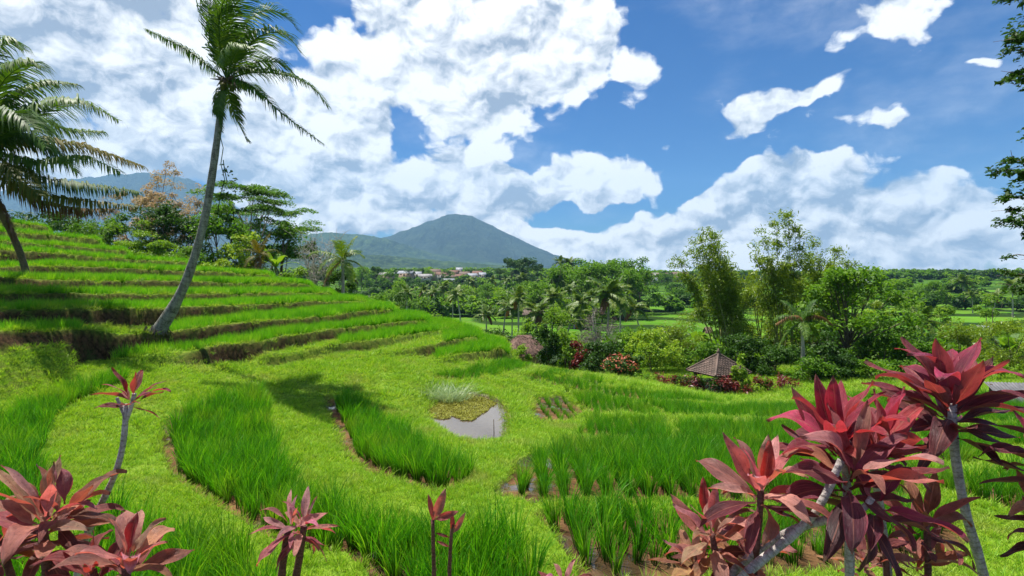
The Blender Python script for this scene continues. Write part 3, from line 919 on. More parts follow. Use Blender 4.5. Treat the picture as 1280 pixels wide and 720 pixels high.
def forest_mat(name, a, b, c, s1, s2):
    m, k, out = material(name)
    pos = k.n('ShaderNodeNewGeometry').outputs['Position']
    n1 = k.noise(pos, s1, 6, .6)
    n2 = k.noise(pos, s2, 4, .65)
    col = k.mix(k.ramp(n1, .38, .64), a, b)  # broad tone patches in the forest colour stand in for cloud shadow
    col = k.mix(k.ramp(k.m('ADD', k.m('MULTIPLY', n2, .6), k.m('MULTIPLY', k.noise(pos, s1 * 4, 4, .6), .4)), .44, .66), col, c)
    bs = k.n('ShaderNodeBsdfPrincipled', {'Base Color': col, 'Roughness': .95, 'Specular IOR Level': .1})
    bp = k.n('ShaderNodeBump', {'Strength': 1.0, 'Distance': 1.6 / s2, 'Height': k.m('ADD', k.m('MULTIPLY', n2, .7), k.m('MULTIPLY', n1, .6))})
    k.put(bs.inputs['Normal'], bp)
    k.nt.links.new(bs.outputs[0], out.inputs[0])
    return m
fm = forest_mat('mountain_forest', (.006, .019, .012), (.018, .038, .020), (.042, .066, .034), .0016, .030)
fm2 = forest_mat('foothill_forest', (.010, .030, .012), (.030, .068, .020), (.075, .12, .034), .004, .05)
mountain('mountain', [(255, 345), (300, 322), (340, 306), (380, 300), (430, 303), (480, 296), (505, 287), (525, 280), (540, 273.5), (553, 269), (563, 266.5), (578, 266), (590, 268.5), (605, 275), (622, 284), (645, 296), (668, 307), (695, 318), (720, 325.5), (760, 333), (800, 340), (840, 347)], 5400, 1900, 1100, -60, fm, 101, .05)
mountain('far_mountain', [(-260, 330), (-120, 270), (-20, 240), (60, 226), (120, 218), (160, 214), (200, 214), (232, 219), (255, 231), (280, 247), (305, 262), (340, 280), (380, 292), (430, 305), (500, 325), (560, 345)], 6000, 1800, 600, -60, fm, 111, .04)
mountain('mountain_ridge', [(330, 330), (360, 304), (390, 291), (420, 289), (450, 292), (480, 296), (510, 306), (540, 316), (580, 324), (640, 330), (720, 338)], 4200, 1200, 1200, -60, fm2, 121, .05)
mountain('distant_hill', [(660, 348), (690, 330), (712, 322), (735, 326), (760, 333), (800, 346)], 6300, 300, 200, -60, fm, 131, .02, 60, 30)
mountain('foothill', [(240, 345), (330, 326), (400, 318), (470, 317), (540, 324), (600, 329), (680, 334), (760, 337), (860, 341), (960, 345)], 2400, 1000, 800, -40, fm2, 141, .05)

# ================================================================ trees
def pt(px, py, d):
    return np.array(at(px, py, d))

def tree(name, px, d, H, W, mat, bark, label, cat='tree', group=None, trunk_h=.45, ncl=40, nl=70, ls=.2, rc=.5, flat=.75, seed=1, lean=(0, 0), aspect=.5, up=.35, y=None, top=1.0, tr=None, limbs=None, low=.25, proto_only=False, base=None):
    """trunk with limbs reaching leaf clusters spread through an uneven crown"""
    r = np.random.default_rng(seed)
    th = H * trunk_h
    tr = tr or max(.03, H * .018)
    wood, crown = MB(), MB()
    bend = r.normal(0, .04, (2,)) * H
    tp = np.array([[bend[0] * t * (1 - t) * 3 + lean[0] * t, bend[1] * t * (1 - t) * 3 + lean[1] * t, t * th - .15] for t in np.linspace(0, 1, 6)])
    wood.tube(tp, np.linspace(tr, tr * .6, 6), 7)
    nlimb = limbs or max(4, int(ncl ** .6))
    tips = []
    for i in range(nlimb):
        a = i * 2.399 + r.uniform(-.5, .5)
        q = r.uniform(.25, 1) ** .6
        zz = low + (1 - low) * r.uniform(.1, 1)
        # an uneven dome: wide in the middle, narrower at the top
        wz = math.sin(math.pi * min(1, max(.08, (zz - low) / (1 - low) * .80 + .18))) ** .7
        tip = np.array([math.cos(a) * q * W * .5 * wz + lean[0] * 1.3, math.sin(a) * q * W * .5 * wz + lean[1] * 1.3, zz * H * top])
        s = tp[int(r.integers(2, 6))]
        if s[2] > tip[2] - .1 * H: s = tp[int(r.integers(1, 4))]
        mid = (s + tip) / 2 + r.normal(0, .06, 3) * H * .5 + np.array([0, 0, .04 * H])
        tt = np.linspace(0, 1, 5)[:, None]
        curve = (1 - tt) ** 2 * s + 2 * tt * (1 - tt) * mid + tt ** 2 * tip
        wood.tube(curve, np.linspace(tr * .5, tr * .12, 5), 5)
        tips.append((tip, curve))
    for c in range(ncl):
        tip, curve = tips[c % nlimb]
        cc = tip + r.normal(0, 1, 3) * np.array([W * .13, W * .13, H * .07 * flat]) if c >= nlimb else tip
        if c >= nlimb:
            s = curve[int(r.integers(2, 5))]
            wood.tube(np.array([s, (s + cc) / 2 + r.normal(0, .02, 3) * H, cc]), [tr * .14, tr * .1, tr * .05], 4, cap=False)
        n = int(nl * r.uniform(.6, 1.4))
        rr = rc * r.uniform(.6, 1.35)
        g = r.normal(0, 1, (n, 3))
        g /= np.linalg.norm(g, axis=1)[:, None]
        g *= (r.uniform(.15, 1, n) ** .5)[:, None] * rr * np.array([1, 1, flat])
        g[:, 2] -= rr * .25 * (np.hypot(g[:, 0], g[:, 1]) / rr) ** 2
        crown.leaves(cc + g, ls, up, aspect, .45, dirs=g * .5 / rr + [0, 0, -.25], r=r)
    x = (px - HX) / FPX * d
    z = land(x, d) if base is None else base
    root = empty(name, (x, d, z))
    tag(root, label, cat, group)
    wood.build('trunk', MAT[bark], root, smooth=True)
    crown.build('crown', MAT[mat], root)
    return root

def copy_at(src, px, d, s, label, group=None, rz=None, sz=None):
    c = copy_tree(src)
    x = (px - HX) / FPX * d
    c.location = (x, d, land(x, d))
    c.rotation_euler = (0, 0, random.uniform(0, 6.28) if rz is None else rz)
    c.scale = (s, s, sz or s)
    c['label'] = label
    if group: c['group'] = group
    elif 'group' in c: del c['group']
    return c

def top_h(px, py_top, d):
    """height a thing at px, d needs to reach photo row py_top"""
    x = (px - HX) / FPX * d
    return CAMZ - (py_top - HY) / FPX * d - land(x, d)

# ---- coconut palms
def frond(pts, ll, n=60, width=.035, wind=(0, 0, 0), droop=.5, seed=0, rachis=.022, fwd=.55, up_ref=(0, 0, 1), sides=5, ragged=.12, segs=2):
    """one feather leaf: a rachis tube and leaflets on both sides"""
    r = np.random.default_rng(seed)
    p = np.asarray(pts, float)
    L = np.concatenate([[0], np.cumsum(np.linalg.norm(np.diff(p, axis=0), axis=1))])
    # smooth resample (Catmull-Rom through the given points)
    def cr(u):
        u = np.clip(u, 0, L[-1] - 1e-6)
        i = np.clip(np.searchsorted(L, u, 'right') - 1, 0, len(p) - 2)
        t = ((u - L[i]) / (L[i + 1] - L[i]))[:, None]
        p0 = p[np.clip(i - 1, 0, None)]; p1 = p[i]; p2 = p[i + 1]; p3 = p[np.clip(i + 2, None, len(p) - 1)]
        return .5 * (2 * p1 + (p2 - p0) * t + (2 * p0 - 5 * p1 + 4 * p2 - p3) * t ** 2 + (3 * p1 - p0 - 3 * p2 + p3) * t ** 3)
    rp = cr(np.linspace(0, L[-1], 12))
    mb, lf = MB(), MB()
    mb.tube(rp, np.linspace(rachis, rachis * .2, 12), sides)
    u = np.linspace(.13, .995, n) + r.uniform(-.004, .004, n)
    b = cr(u * L[-1]); e = .02
    t = cr(np.minimum(u + e, 1) * L[-1]) - cr((u - e) * L[-1])
    t /= np.linalg.norm(t, axis=1)[:, None]
    s = np.cross(t, np.asarray(up_ref, float)); s /= np.linalg.norm(s, axis=1)[:, None] + 1e-9
    nn = np.cross(s, t)
    prof = np.sin(np.pi * np.clip(.16 + .80 * u, 0, 1)) ** .55 * (.75 + .25 * (1 - u))
    for sg in (-1, 1):
        keep = r.random(n) > .04
        ln = (ll * prof * (1 + ragged * r.normal(0, 1, n)))[:, None]
        f = (fwd + .35 * u)[:, None]
        d0 = s * sg + t * f + nn * (.25 + .12 * r.normal(0, 1, n))[:, None]
        d0 /= np.linalg.norm(d0, axis=1)[:, None]
        W = np.asarray(wind, float)
        g = np.array([0, 0, -1.0]) * droop
        d1 = d0 * .9 + g * .8 + W * .8 + r.normal(0, .08, (n, 3)); d1 /= np.linalg.norm(d1, axis=1)[:, None]
        d2 = d0 * .5 + g * 1.6 + W * 1.5 + r.normal(0, .12, (n, 3)); d2 /= np.linalg.norm(d2, axis=1)[:, None]
        m1 = b + d0 * ln * .38 + 0 * d1
        m2 = m1 + d1 * ln * .34
        tp = m2 + d2 * ln * .30
        wv = np.cross(d0, nn); wv /= np.linalg.norm(wv, axis=1)[:, None] + 1e-9
        wd = width * (.7 + .5 * prof)[:, None]
        V = np.stack([b - wv * wd * .35, b + wv * wd * .35, m1 - wv * wd * .5, m1 + wv * wd * .5, m2 - wv * wd * .38, m2 + wv * wd * .38, tp], 1)[keep]
        k_ = np.arange(len(V))[:, None] * 7
        lf.add(V.reshape(-1, 3), [np.concatenate([k_ + [0, 1, 3, 2], k_ + [2, 3, 5, 4]]), k_ + [4, 5, 6]])
    # one mesh: rachis keeps the leaf material too, it is green
    mb.add(np.concatenate(lf.V), [np.concatenate(q) + 0 for q in lf.P.values()])
    return mb

def arch(az, el, length, sag, n=6, base=(0, 0, 0)):
    """a frond rachis leaving at azimuth az and elevation el and sagging under its weight"""
    h = np.array([math.cos(az), math.sin(az), 0])
    P_ = []
    for t in np.linspace(0, 1, n):
        P_.append(np.asarray(base) + h * length * t * math.cos(el) * (1 - .15 * t * t) + np.array([0, 0, length * (t * math.sin(el) - sag * t ** 2.1)]))
    return np.array(P_)

def trunk_tube(mb, pts, rad, n=22, sides=10, seed=0):
    p = np.asarray(pts, float)
    t = np.linspace(0, 1, len(p)); tt = np.linspace(0, 1, n)
    k_ = np.stack([np.interp(tt, t, p[:, i]) for i in range(3)], 1)
    for _ in range(2):
        k_[1:-1] = (k_[:-2] + 2 * k_[1:-1] + k_[2:]) / 4
    rr = np.interp(tt, t, rad) * (1 + .05 * np.random.default_rng(seed).normal(0, 1, n))
    mb.tube(k_, rr, sides)

# the leaning palm in the middle of the terraces
D0 = 17.0
def q(px, py, dd=0.0): return np.array(at(px, py, D0 + dd))
base = q(195, 424); base[2] = land(base[0], base[1])
big = empty('coconut_palm', tuple(base))
tag(big, 'tall leaning coconut palm with wind blown fronds rising from the hillside terraces', 'coconut palm')
tb = MB()
tpts = [q(191, 428), q(199, 412), q(214, 390), q(232, 355), q(247, 310), q(258, 265), q(266, 215), q(272, 170), q(277, 128), q(282, 98)]
tpts[0][2] = base[2] - .2
trunk_tube(tb, np.array(tpts) - base, np.array([10.5, 8.8, 6.7, 5.6, 5.1, 4.7, 4.3, 4.0, 3.6, 4.0]) / FPX * D0, 30, 12)
tb.build('trunk', MAT['palm_bark'], big, smooth=True)
rt = MB()
for i in range(26):
    a = i * .8 + random.uniform(-.2, .2); rr = .30 + random.uniform(-.03, .05)
    p0 = np.array([math.cos(a) * rr * .75, math.sin(a) * rr * .75, random.uniform(.05, .25)])
    rt.tube([p0, p0 * [1.3, 1.3, .4], p0 * [1.75, 1.75, -.3]], [.02, .018, .008], 5)
rt.build('root_mat', MAT['brown_bark'], big)
C0 = (283, 100)
FR = [  # photo points of each rachis with depth offsets, leaflet length, wind, material
    ([(283, 100, 0), (262, 84, -.1), (236, 64, -.3), (208, 49, -.4), (183, 37, -.5)], .62, (.25, 0, -.4), 'palm_leaf', .8),
    ([(283, 97, 0), (271, 70, .1), (263, 40, .2), (262, 8, .3), (268, -22, .4)], 1.05, (1.0, 0, -.15), 'palm_leaf', .3),
    ([(284, 96, 0), (278, 60, -.4), (285, 22, -.7), (305, -6, -.9), (330, -12, -1.0)], 1.1, (1.0, 0, -.25), 'palm_leaf', .4),
    ([(285, 96, 0), (292, 60, .4), (308, 28, .7), (332, 12, .9), (358, 20, 1.0), (372, 38, 1.0)], 1.05, (.9, 0, -.3), 'palm_leaf', .5),
    ([(285, 97, 0), (299, 72, -.4), (320, 48, -.8), (345, 40, -1.0), (364, 50, -1.1), (376, 66, -1.1)], 1.0, (.8, 0, -.4), 'palm_leaf', .6),
    ([(286, 98, 0), (306, 84, .5), (330, 76, .9), (352, 80, 1.1), (366, 92, 1.2)], .9, (.7, 0, -.4), 'palm_leaf', .7),
    ([(286, 99, 0), (310, 91, -.2), (340, 91, -.4), (372, 98, -.6), (394, 112, -.7), (410, 133, -.8)], .78, (.45, 0, -.5), 'palm_leaf', .9),
    ([(286, 101, 0), (305, 103, -.5), (325, 116, -.8), (350, 140, -1.0), (378, 161, -1.1), (404, 180, -1.2)], .70, (.25, 0, -.5), 'palm_leaf', 1.0),
    ([(284, 104, 0), (287, 122, .3), (294, 145, .5), (304, 166, .6), (309, 176, .6)], .5, (.5, 0, -.2), 'palm_leaf', .7),
    ([(282, 104, 0), (275, 118, -.3), (273, 140, -.4), (277, 164, -.4)], .38, (.5, 0, -.3), 'palm_leaf', .7),
    ([(285, 102, 0), (300, 104, .7), (316, 108, 1.4), (330, 122, 1.9)], .6, (.5, 0, -.4), 'palm_leaf', .9),
    ([(284, 97, 0), (290, 76, -1.0), (300, 60, -1.9), (318, 60, -2.6)], .9, (.8, 0, -.4), 'palm_leaf', .6),
    ([(284, 97, 0), (282, 66, 1.0), (290, 40, 1.8), (308, 34, 2.4)], .95, (.9, 0, -.3), 'palm_leaf', .5),
    ([(284, 97, 0), (275, 58, -.6), (276, 14, -1.2), (290, -20, -1.6)], .95, (1.0, 0, -.2), 'palm_leaf', .4),
]
for i, (pp, ll, wd, mt, dr) in enumerate(FR):
    pts = np.array([q(*p_) for p_ in pp]) - base
    frond(pts, ll, 74, .034, wd, dr, 300 + i, .030, ragged=.14).build('frond', MAT[mt], big)
hb = MB()
for i in range(16):     # leaf bases and husk fibre round the crown
    a = i * 2.4; c = q(284, 102) - base
    d_ = np.array([math.cos(a), math.sin(a), random.uniform(-.6, .5)])
    hb.tube([c + d_ * .06, c + d_ * .2 + [0, 0, .05], c + d_ * random.uniform(.3, .5) + [0, 0, random.uniform(-.15, .1)]], [.05, .035, .008], 5)
hb.build('leaf_base', MAT['brown_bark'], big)
for i in range(5):
    c = q(284 + random.uniform(-7, 8), 108 + random.uniform(-3, 5), random.uniform(-.3, .3)) - base
    nb = MB(); nb.tube(c + np.array([[0, 0, -.12], [0, 0, -.09], [0, 0, 0], [0, 0, .08], [0, 0, .11]]), [.01, .06, .085, .06, .01], 8)
    nb.build('coconut', MAT['palm_leaf_yellow'], big, smooth=True)
vn = MB()
vp = np.array([q(274, 165, -.2), q(279, 185, -.25), q(276, 205, -.25), q(281, 225, -.25), q(275, 245, -.25), q(272, 268, -.25)]) - base
vn.tube(vp, .012, 5)
vn.tube(np.array([q(279, 200, -.25), q(281, 214, -.3), q(284, 228, -.3), q(277, 232, -.3)]) - base, .014, 5)
vn.leaves(np.array([q(276 + random.uniform(0, 18), 205 + random.uniform(0, 40), -.3) - base for _ in range(26)]), .14)
vn.build('vine', MAT['dark_leaf'], big)

# the palm at the left edge, crown beyond the frame
D1 = 17.5
def q1(px, py, dd=0.0): return np.array(at(px, py, D1 + dd))
b1 = q1(36, 342, 2.6); b1[2] = land(b1[0], b1[1])
lp = empty('coconut_palm', tuple(b1))
tag(lp, 'coconut palm at the left edge with drooping half dry fronds and a thin leaning trunk', 'coconut palm')
tb = MB()
tp_ = [q1(37, 348, 2.6), q1(28, 322, 2.3), q1(14, 290, 1.7), q1(-2, 262, 1.0), q1(-18, 230, .4), q1(-28, 200, 0)]
tp_[0][2] = b1[2] - .15
trunk_tube(tb, np.array(tp_) - b1, [.12, .105, .10, .10, .11, .13], 22, 10)
tb.build('trunk', MAT['brown_bark'], lp, smooth=True)
FL = [
    ([(-28, 195, 0), (-5, 150, .3), (25, 118, .5), (60, 105, .7), (96, 106, .8)], 0.98, (.5, 0, -0.65), 'palm_leaf', .7),
    ([(-28, 195, 0), (10, 165, -.5), (55, 138, -1), (100, 128, -1.3), (147, 150, -1.4)], 1.30, (.35, 0, -0.55), 'palm_leaf', .8),
    ([(-28, 195, 0), (-10, 130, -.3), (10, 95, -.6), (40, 78, -.8), (52, 84, -.9)], 1.30, (.5, 0, -0.55), 'palm_leaf', .6),
    ([(-28, 195, 0), (-20, 120, .3), (-10, 70, .6), (12, 52, .8), (30, 62, .8)], 1.43, (.5, 0, -0.55), 'palm_leaf', .6),
    ([(-28, 197, 0), (15, 180, .8), (60, 178, 1.2), (110, 185, 1.5), (178, 208, 1.7)], 1.17, (.3, 0, -0.65), 'palm_leaf_yellow', .9),
    ([(-28, 198, 0), (15, 196, -.8), (60, 205, -1.2), (110, 198, -1.6), (150, 215, -1.8)], 1.17, (.3, 0, -0.75), 'palm_leaf', .9),
    ([(-28, 200, 0), (15, 210, 0), (65, 225, 0), (120, 233, 0), (172, 240, 0)], 1.10, (.2, 0, -0.85), 'palm_leaf', 1.1),
    ([(-28, 202, 0), (10, 222, -.6), (60, 244, -1.0), (115, 252, -1.2), (172, 258, -1.3)], 0.98, (.1, 0, -0.95), 'palm_leaf_yellow', 1.3),
    ([(-28, 203, 0), (5, 225, .7), (45, 250, 1.2), (95, 262, 1.5), (140, 262, 1.6)], 0.98, (.1, 0, -1.05), 'palm_leaf_dry', 1.3),
    ([(-28, 200, 0), (0, 200, -1.2), (25, 215, -2.0), (50, 245, -2.4)], 1.17, (.2, 0, -0.75), 'palm_leaf_yellow', 1.0),
    ([(-28, 195, 0), (-5, 165, 1.3), (25, 150, 2.2), (60, 160, 2.8), (82, 185, 3.0)], 1.30, (.4, 0, -0.55), 'palm_leaf', .8),
    ([(-28, 195, 0), (-10, 155, -1.4), (15, 140, -2.4), (40, 155, -3.0), (58, 185, -3.2)], 1.30, (.4, 0, -0.55), 'palm_leaf', .8),
    ([(-28, 195, 0), (-70, 150, .5), (-130, 140, .9), (-190, 170, 1.0)], 1.30, (.5, 0, -0.55), 'palm_leaf', .8),
    ([(-28, 198, 0), (-80, 200, -.5), (-140, 225, -.8), (-185, 270, -.8)], 1.17, (.4, 0, -0.65), 'palm_leaf', .9),
    ([(-28, 204, 0), (-15, 235, .5), (5, 262, .8), (18, 300, .9)], 0.65, (.1, 0, -0.95), 'palm_leaf_dry', 1.2),
    ([(-28, 197, 0), (0, 178, .3), (30, 172, .5), (70, 190, .7), (95, 215, .8)], 1.23, (.35, 0, -0.65), 'palm_leaf', .9),
    ([(-28, 197, 0), (8, 150, 1.0), (50, 150, 1.8), (85, 163, 2.2), (128, 165, 2.4)], 1.10, (.35, 0, -0.65), 'palm_leaf', .8),
]
for i, (pp, ll, wd, mt, dr) in enumerate(FL):
    pts = np.array([q1(*p_) for p_ in pp]) - b1
    frond(pts, ll, 110, .045, wd, dr, 400 + i, .030, ragged=.15).build('frond', MAT[mt], lp)

# a palm kind for the valley; each frond a part
def palm_proto(label, H, fl, seed, nf=21, lean=.4, n=40, width=.11, group=None, mats=('valley_palm_leaf', 'valley_palm_leaf', 'valley_palm_leaf', 'palm_leaf_dry')):
    r = np.random.default_rng(seed)
    root = empty('coconut_palm', (0, 0, 0))
    tag(root, label, 'coconut palm', group)
    tb = MB()
    a0 = r.uniform(0, 6.28)
    tip = np.array([math.cos(a0) * lean, math.sin(a0) * lean, H])
    trunk_tube(tb, [[0, 0, -.4], [tip[0] * .12, tip[1] * .12, H * .33], [tip[0] * .45, tip[1] * .45, H * .66], tip], [.17, .13, .11, .11], 12, 8, seed)
    tb.build('trunk', MAT['pale_bark'], root, smooth=True)
    for i in range(nf):
        a = i * 2.399 + r.uniform(-.25, .25)
        k_ = i / (nf - 1)
        el = 1.05 - 1.45 * k_ + r.uniform(-.12, .12)
        sag = .16 + .22 * (1 - abs(k_ - .5)) + r.uniform(0, .14)
        L = fl * (.75 + .25 * math.sin(math.pi * min(1, k_ + .25))) * r.uniform(.88, 1.08)
        mt = mats[3] if k_ > .97 else mats[2] if k_ > .80 else mats[0]
        frond(arch(a, el, L, sag, 6, tip), L * .27, n, width, (.12, 0, -.1), .42, seed * 50 + i, .03, sides=4).build('frond', MAT[mt], root)
    return root
PG = 'coconut palms in the valley'
pA = palm_proto('', 8, 3.9, 11)
pB = palm_proto('', 8, 3.4, 12, nf=15, lean=1.0)
pC = palm_proto('', 8, 3.2, 13, nf=14, lean=.2)
PALMS = [  # px, crown row, depth, frond scale, proto, label
    (759, 369, 74, 1.12, pA, 'largest valley coconut palm with broad dark fronds behind the purple bare shrub'),
    (801, 386, 88, .98, pB, 'coconut palm standing alone at the left edge of the bright right hand rice field'),
    (727, 378, 80, .95, pC, 'coconut palm just left of the largest valley palm'),
    (706, 397, 72, .92, pB, 'low coconut palm above the bright bushes left of the purple shrub'),
    (671, 391, 84, .95, pA, 'low spreading coconut palm right of the paired palms above the thatched roof'),
    (648, 373, 92, 1.0, pC, 'tall slender coconut palm above the thatched roof, taller of the pair'),
    (629, 382, 104, .95, pB, 'coconut palm left of the tall slender one above the thatched roof'),
    (608, 393, 96, .85, pC, 'short dark coconut palm in front of the flat valley rice field'),
    (576, 367, 122, 1.0, pB, 'lone tall coconut palm with a pale trunk in the middle of the valley field'),
    (556, 360, 165, 1.0, pA, 'coconut palm behind and left of the lone tall palm in the valley'),
    (531, 363, 160, .9, pC, 'coconut palm left of the pair at the edge of the valley field'),
    (542, 366, 150, .9, pB, 'short palm between two taller ones at the edge of the valley field'),
    (508, 366, 110, .8, pC, 'dark narrow palm above the end of the hill terraces'),
    (590, 352, 230, 1.0, pA, 'small far palm below the village roofs'),
    (611, 350, 220, 1.0, pB, 'far palm in front of the dark grove'),
    (633, 351, 215, 1.0, pC, 'far palm below the right half of the dark grove'),
    (655, 348, 210, 1.0, pA, 'far palm right of the dark grove in the valley'),
    (677, 352, 170, 1.0, pB, 'far palm in front of the tall valley grove'),
    (696, 350, 160, 1.0, pC, 'palm rising among the trees of the tall valley grove at its left end'),
    (712, 330, 190, 1.1, pA, 'palm whose crown tops the left end of the valley grove'),
    (702, 328, 190, 1.05, pB, 'palm beside the one that tops the left end of the valley grove'),
    (742, 372, 100, .9, pC, 'palm partly hidden behind the largest valley palm'),
    (786, 350, 160, 1.0, pB, 'palm at the right end of the tall valley grove'),
    (1205, 352, 190, 1.2, pA, 'broad palm above the right hand far terraces'),
    (1216, 369, 150, .85, pC, 'thin palm on the right hand far terraces left of the pale plot'),
    (1242, 371, 150, 1.0, pB, 'bushy palm on the right hand far terraces near the brown plot'),
    (1266, 358, 140, 1.0, pA, 'tall palm near the right edge above the far terraces'),
    (1153, 402, 52, .72, pC, 'low dark palm behind the tall red plant on the right'),
    (441, 350, 120, .5, pB, 'small dark palm beyond the right end of the top terraces'),
    (690, 372, 105, .85, pA, 'palm half hidden left of the bright trees in the valley'),
    (718, 362, 125, .95, pB, 'palm in front of the middle of the tall valley grove'),
    (566, 372, 130, .7, pC, 'small palm at the foot of the lone tall palm'),
    (640, 385, 98, .8, pA, 'palm crowding the foot of the tall slender palm'),
    (775, 380, 95, .85, pC, 'palm between the largest valley palm and the lone one on the right'),
]
_used = set()
for i, (px, cy, d, s, pr, lab) in enumerate(PALMS):
    x = (px - HX) / FPX * d
    h = max(2.5, top_h(px, cy, d))
    if id(pr) in _used:
        c = copy_tree(pr)
    else:
        c = pr; _used.add(id(pr))
    c.location = (x, d, land(x, d))
    c.rotation_euler = (0, 0, i * 1.7)
    c['label'] = lab; c['group'] = PG
    s *= 1.15
    c.scale = (s, s, h / 8)
    for ch in c.children:      # keep the fronds undistorted when the trunk is stretched
        if ch.name.startswith('frond'):
            kz = s / (h / 8)
            ch.scale = (1, 1, kz)
            ch.location = (0, 0, 8 * (1 - kz))

# ================================================================ trees on the skyline of the hill
def T(name, px, ytop, d, W, mat, bark, label, **kw):
    x = (px - HX) / FPX * d
    H = top_h(px, ytop, d)
    return tree(name, px, d, H, W / FPX * d, mat, bark, label, **kw)

T('bare_tree', 201, 213, 50, 98, 'pink_leaf', 'brown_bark', 'thin tree with sparse pinkish new leaves standing in front of the blue mountain', ncl=120, nl=90, ls=.17, rc=.5, seed=5, trunk_h=.5, low=.55, limbs=16, tr=.16)
T('umbrella_tree', 322, 229, 50, 118, 'tree_leaf', 'pale_bark', 'tall umbrella shaped tree with flat layered crown above the right end of the top terraces', ncl=96, nl=260, ls=.19, rc=.95, flat=.18, seed=8, trunk_h=.55, low=.50, limbs=22, up=.8, tr=.2)
T('tree', 212, 262, 46, 92, 'dark_leaf', 'brown_bark', 'dense dark leafy tree below the thin pinkish one', ncl=60, nl=90, ls=.26, rc=.75, seed=15, trunk_h=.35, low=.2)
T('tree', 277, 258, 45, 74, 'tree_leaf', 'brown_bark', 'bright leafy tree just right of the leaning palm trunk', ncl=54, nl=80, ls=.25, rc=.7, seed=16, trunk_h=.3, low=.12)
T('tree', 232, 285, 49, 60, 'tree_leaf', 'brown_bark', 'small tree between the dark leafy tree and the leaning palm trunk', ncl=34, nl=80, ls=.24, rc=.7, seed=17, low=.15)
T('tree', 352, 286, 47, 70, 'tree_leaf', 'brown_bark', 'leafy tree under the right side of the umbrella shaped crown', ncl=50, nl=80, ls=.24, rc=.7, seed=18, low=.1)
T('tree', 300, 290, 43, 46, 'bright_leaf', 'brown_bark', 'light green sapling under the left side of the umbrella shaped crown', ncl=34, nl=70, ls=.2, rc=.5, seed=19, low=.1)
T('tree', 384, 300, 52, 60, 'dark_leaf', 'brown_bark', 'dark tree behind the pale leafless branches', ncl=44, nl=80, ls=.25, rc=.7, seed=20, low=.1)
SH = 'shrubs along the crest of the terraces'
T('shrub', 176, 272, 44, 78, 'bright_leaf', 'pale_bark', 'flat topped pale green shrub below the tips of the drooping fronds', cat='shrub', group=SH, ncl=36, nl=90, ls=.17, rc=.6, flat=.35, seed=25, low=.35, trunk_h=.5)
T('shrub', 128, 276, 44, 80, 'tree_leaf', 'brown_bark', 'dark green shrub hidden behind the drooping dry fronds', cat='shrub', group=SH, ncl=34, nl=90, ls=.2, rc=.6, seed=26, low=.1)
T('shrub', 196, 301, 41.5, 62, 'bright_leaf', 'brown_bark', 'low spreading shrub at the end of the third step from the top', cat='shrub', group=SH, ncl=28, nl=90, ls=.17, rc=.5, flat=.4, seed=27, low=.2)
T('shrub', 238, 312, 41, 44, 'tree_leaf', 'brown_bark', 'round shrub left of the palm trunk at the end of the dark edged terrace', cat='shrub', group=SH, ncl=22, nl=80, ls=.17, rc=.45, seed=28, low=.1)
T('shrub', 272, 326, 41, 46, 'bright_leaf', 'brown_bark', 'low yellow green shrub on the crest right of the palm trunk', cat='shrub', group=SH, ncl=20, nl=80, ls=.17, rc=.45, flat=.5, seed=29, low=.1)
T('shrub', 420, 336, 40, 34, 'dark_leaf', 'brown_bark', 'round dark bush at the foot of the short ragged palm', cat='shrub', group=SH, ncl=22, nl=90, ls=.18, rc=.5, seed=30, low=.05)
T('shrub', 90, 272, 46, 70, 'tree_leaf', 'brown_bark', 'shrub behind the topmost steps at the left', cat='shrub', group=SH, ncl=30, nl=90, ls=.2, rc=.6, seed=31, low=.1)
T('shrub', 368, 332, 43, 34, 'tree_leaf', 'brown_bark', 'small shrub left of the pale leafless branches', cat='shrub', group=SH, ncl=18, nl=80, ls=.17, rc=.4, seed=32, low=.05)

T('shrub', 60, 266, 45, 80, 'dark_leaf', 'brown_bark', 'dark shrub at the far left behind the topmost step', cat='shrub', group=SH, ncl=34, nl=90, ls=.22, rc=.7, seed=33, low=.05)
T('shrub', 150, 282, 43.5, 70, 'tree_leaf', 'brown_bark', 'broad shrub filling the gap left of the pale flat topped one', cat='shrub', group=SH, ncl=36, nl=90, ls=.2, rc=.6, seed=34, low=.03)
# pale leafless shrub
def bare_shrub(px, ytop, d, W, label, mat, seed, n=9):
    r = np.random.default_rng(seed)
    H = top_h(px, ytop, d); x = (px - HX) / FPX * d; w = W / FPX * d
    root = empty('bare_shrub', (x, d, land(x, d)))
    tag(root, label, 'shrub')
    for i in range(n):
        mb = MB()
        a = i * 2.4; qd = r.uniform(.3, 1)
        tip = np.array([math.cos(a) * w * .5 * qd, math.sin(a) * w * .3 * qd, H * r.uniform(.55, 1)])
        mid = tip * [.35, .35, .55] + r.normal(0, .1, 3)
        tt = np.linspace(0, 1, 7)[:, None]
        c = 2 * tt * (1 - tt) * mid + tt ** 2 * tip
        mb.tube(c, np.linspace(.05, .012, 7), 5)
        for j in range(9):
            s = c[int(r.integers(2, 7))]
            e = s + r.normal(0, .16, 3) * H + [0, 0, .14 * H]
            m_ = (s + e) / 2 + r.normal(0, .04, 3) * H
            mb.tube([s, m_, e], [.018, .013, .006], 4)
            for _ in range(2):
                mb.tube([m_, m_ + r.normal(0, .08, 3) * H + [0, 0, .06 * H]], [.010, .004], 3)
        mb.build('branch', MAT[mat], root)
bare_shrub(392, 300, 41, 60, 'pale leafless shrub with whitish branches at the right end of the crest', 'pale_bark', 40)
bare_shrub(408, 292, 40, 34, 'leafless grey shrub leaning beside the short ragged palm', 'pale_bark', 41, 5)

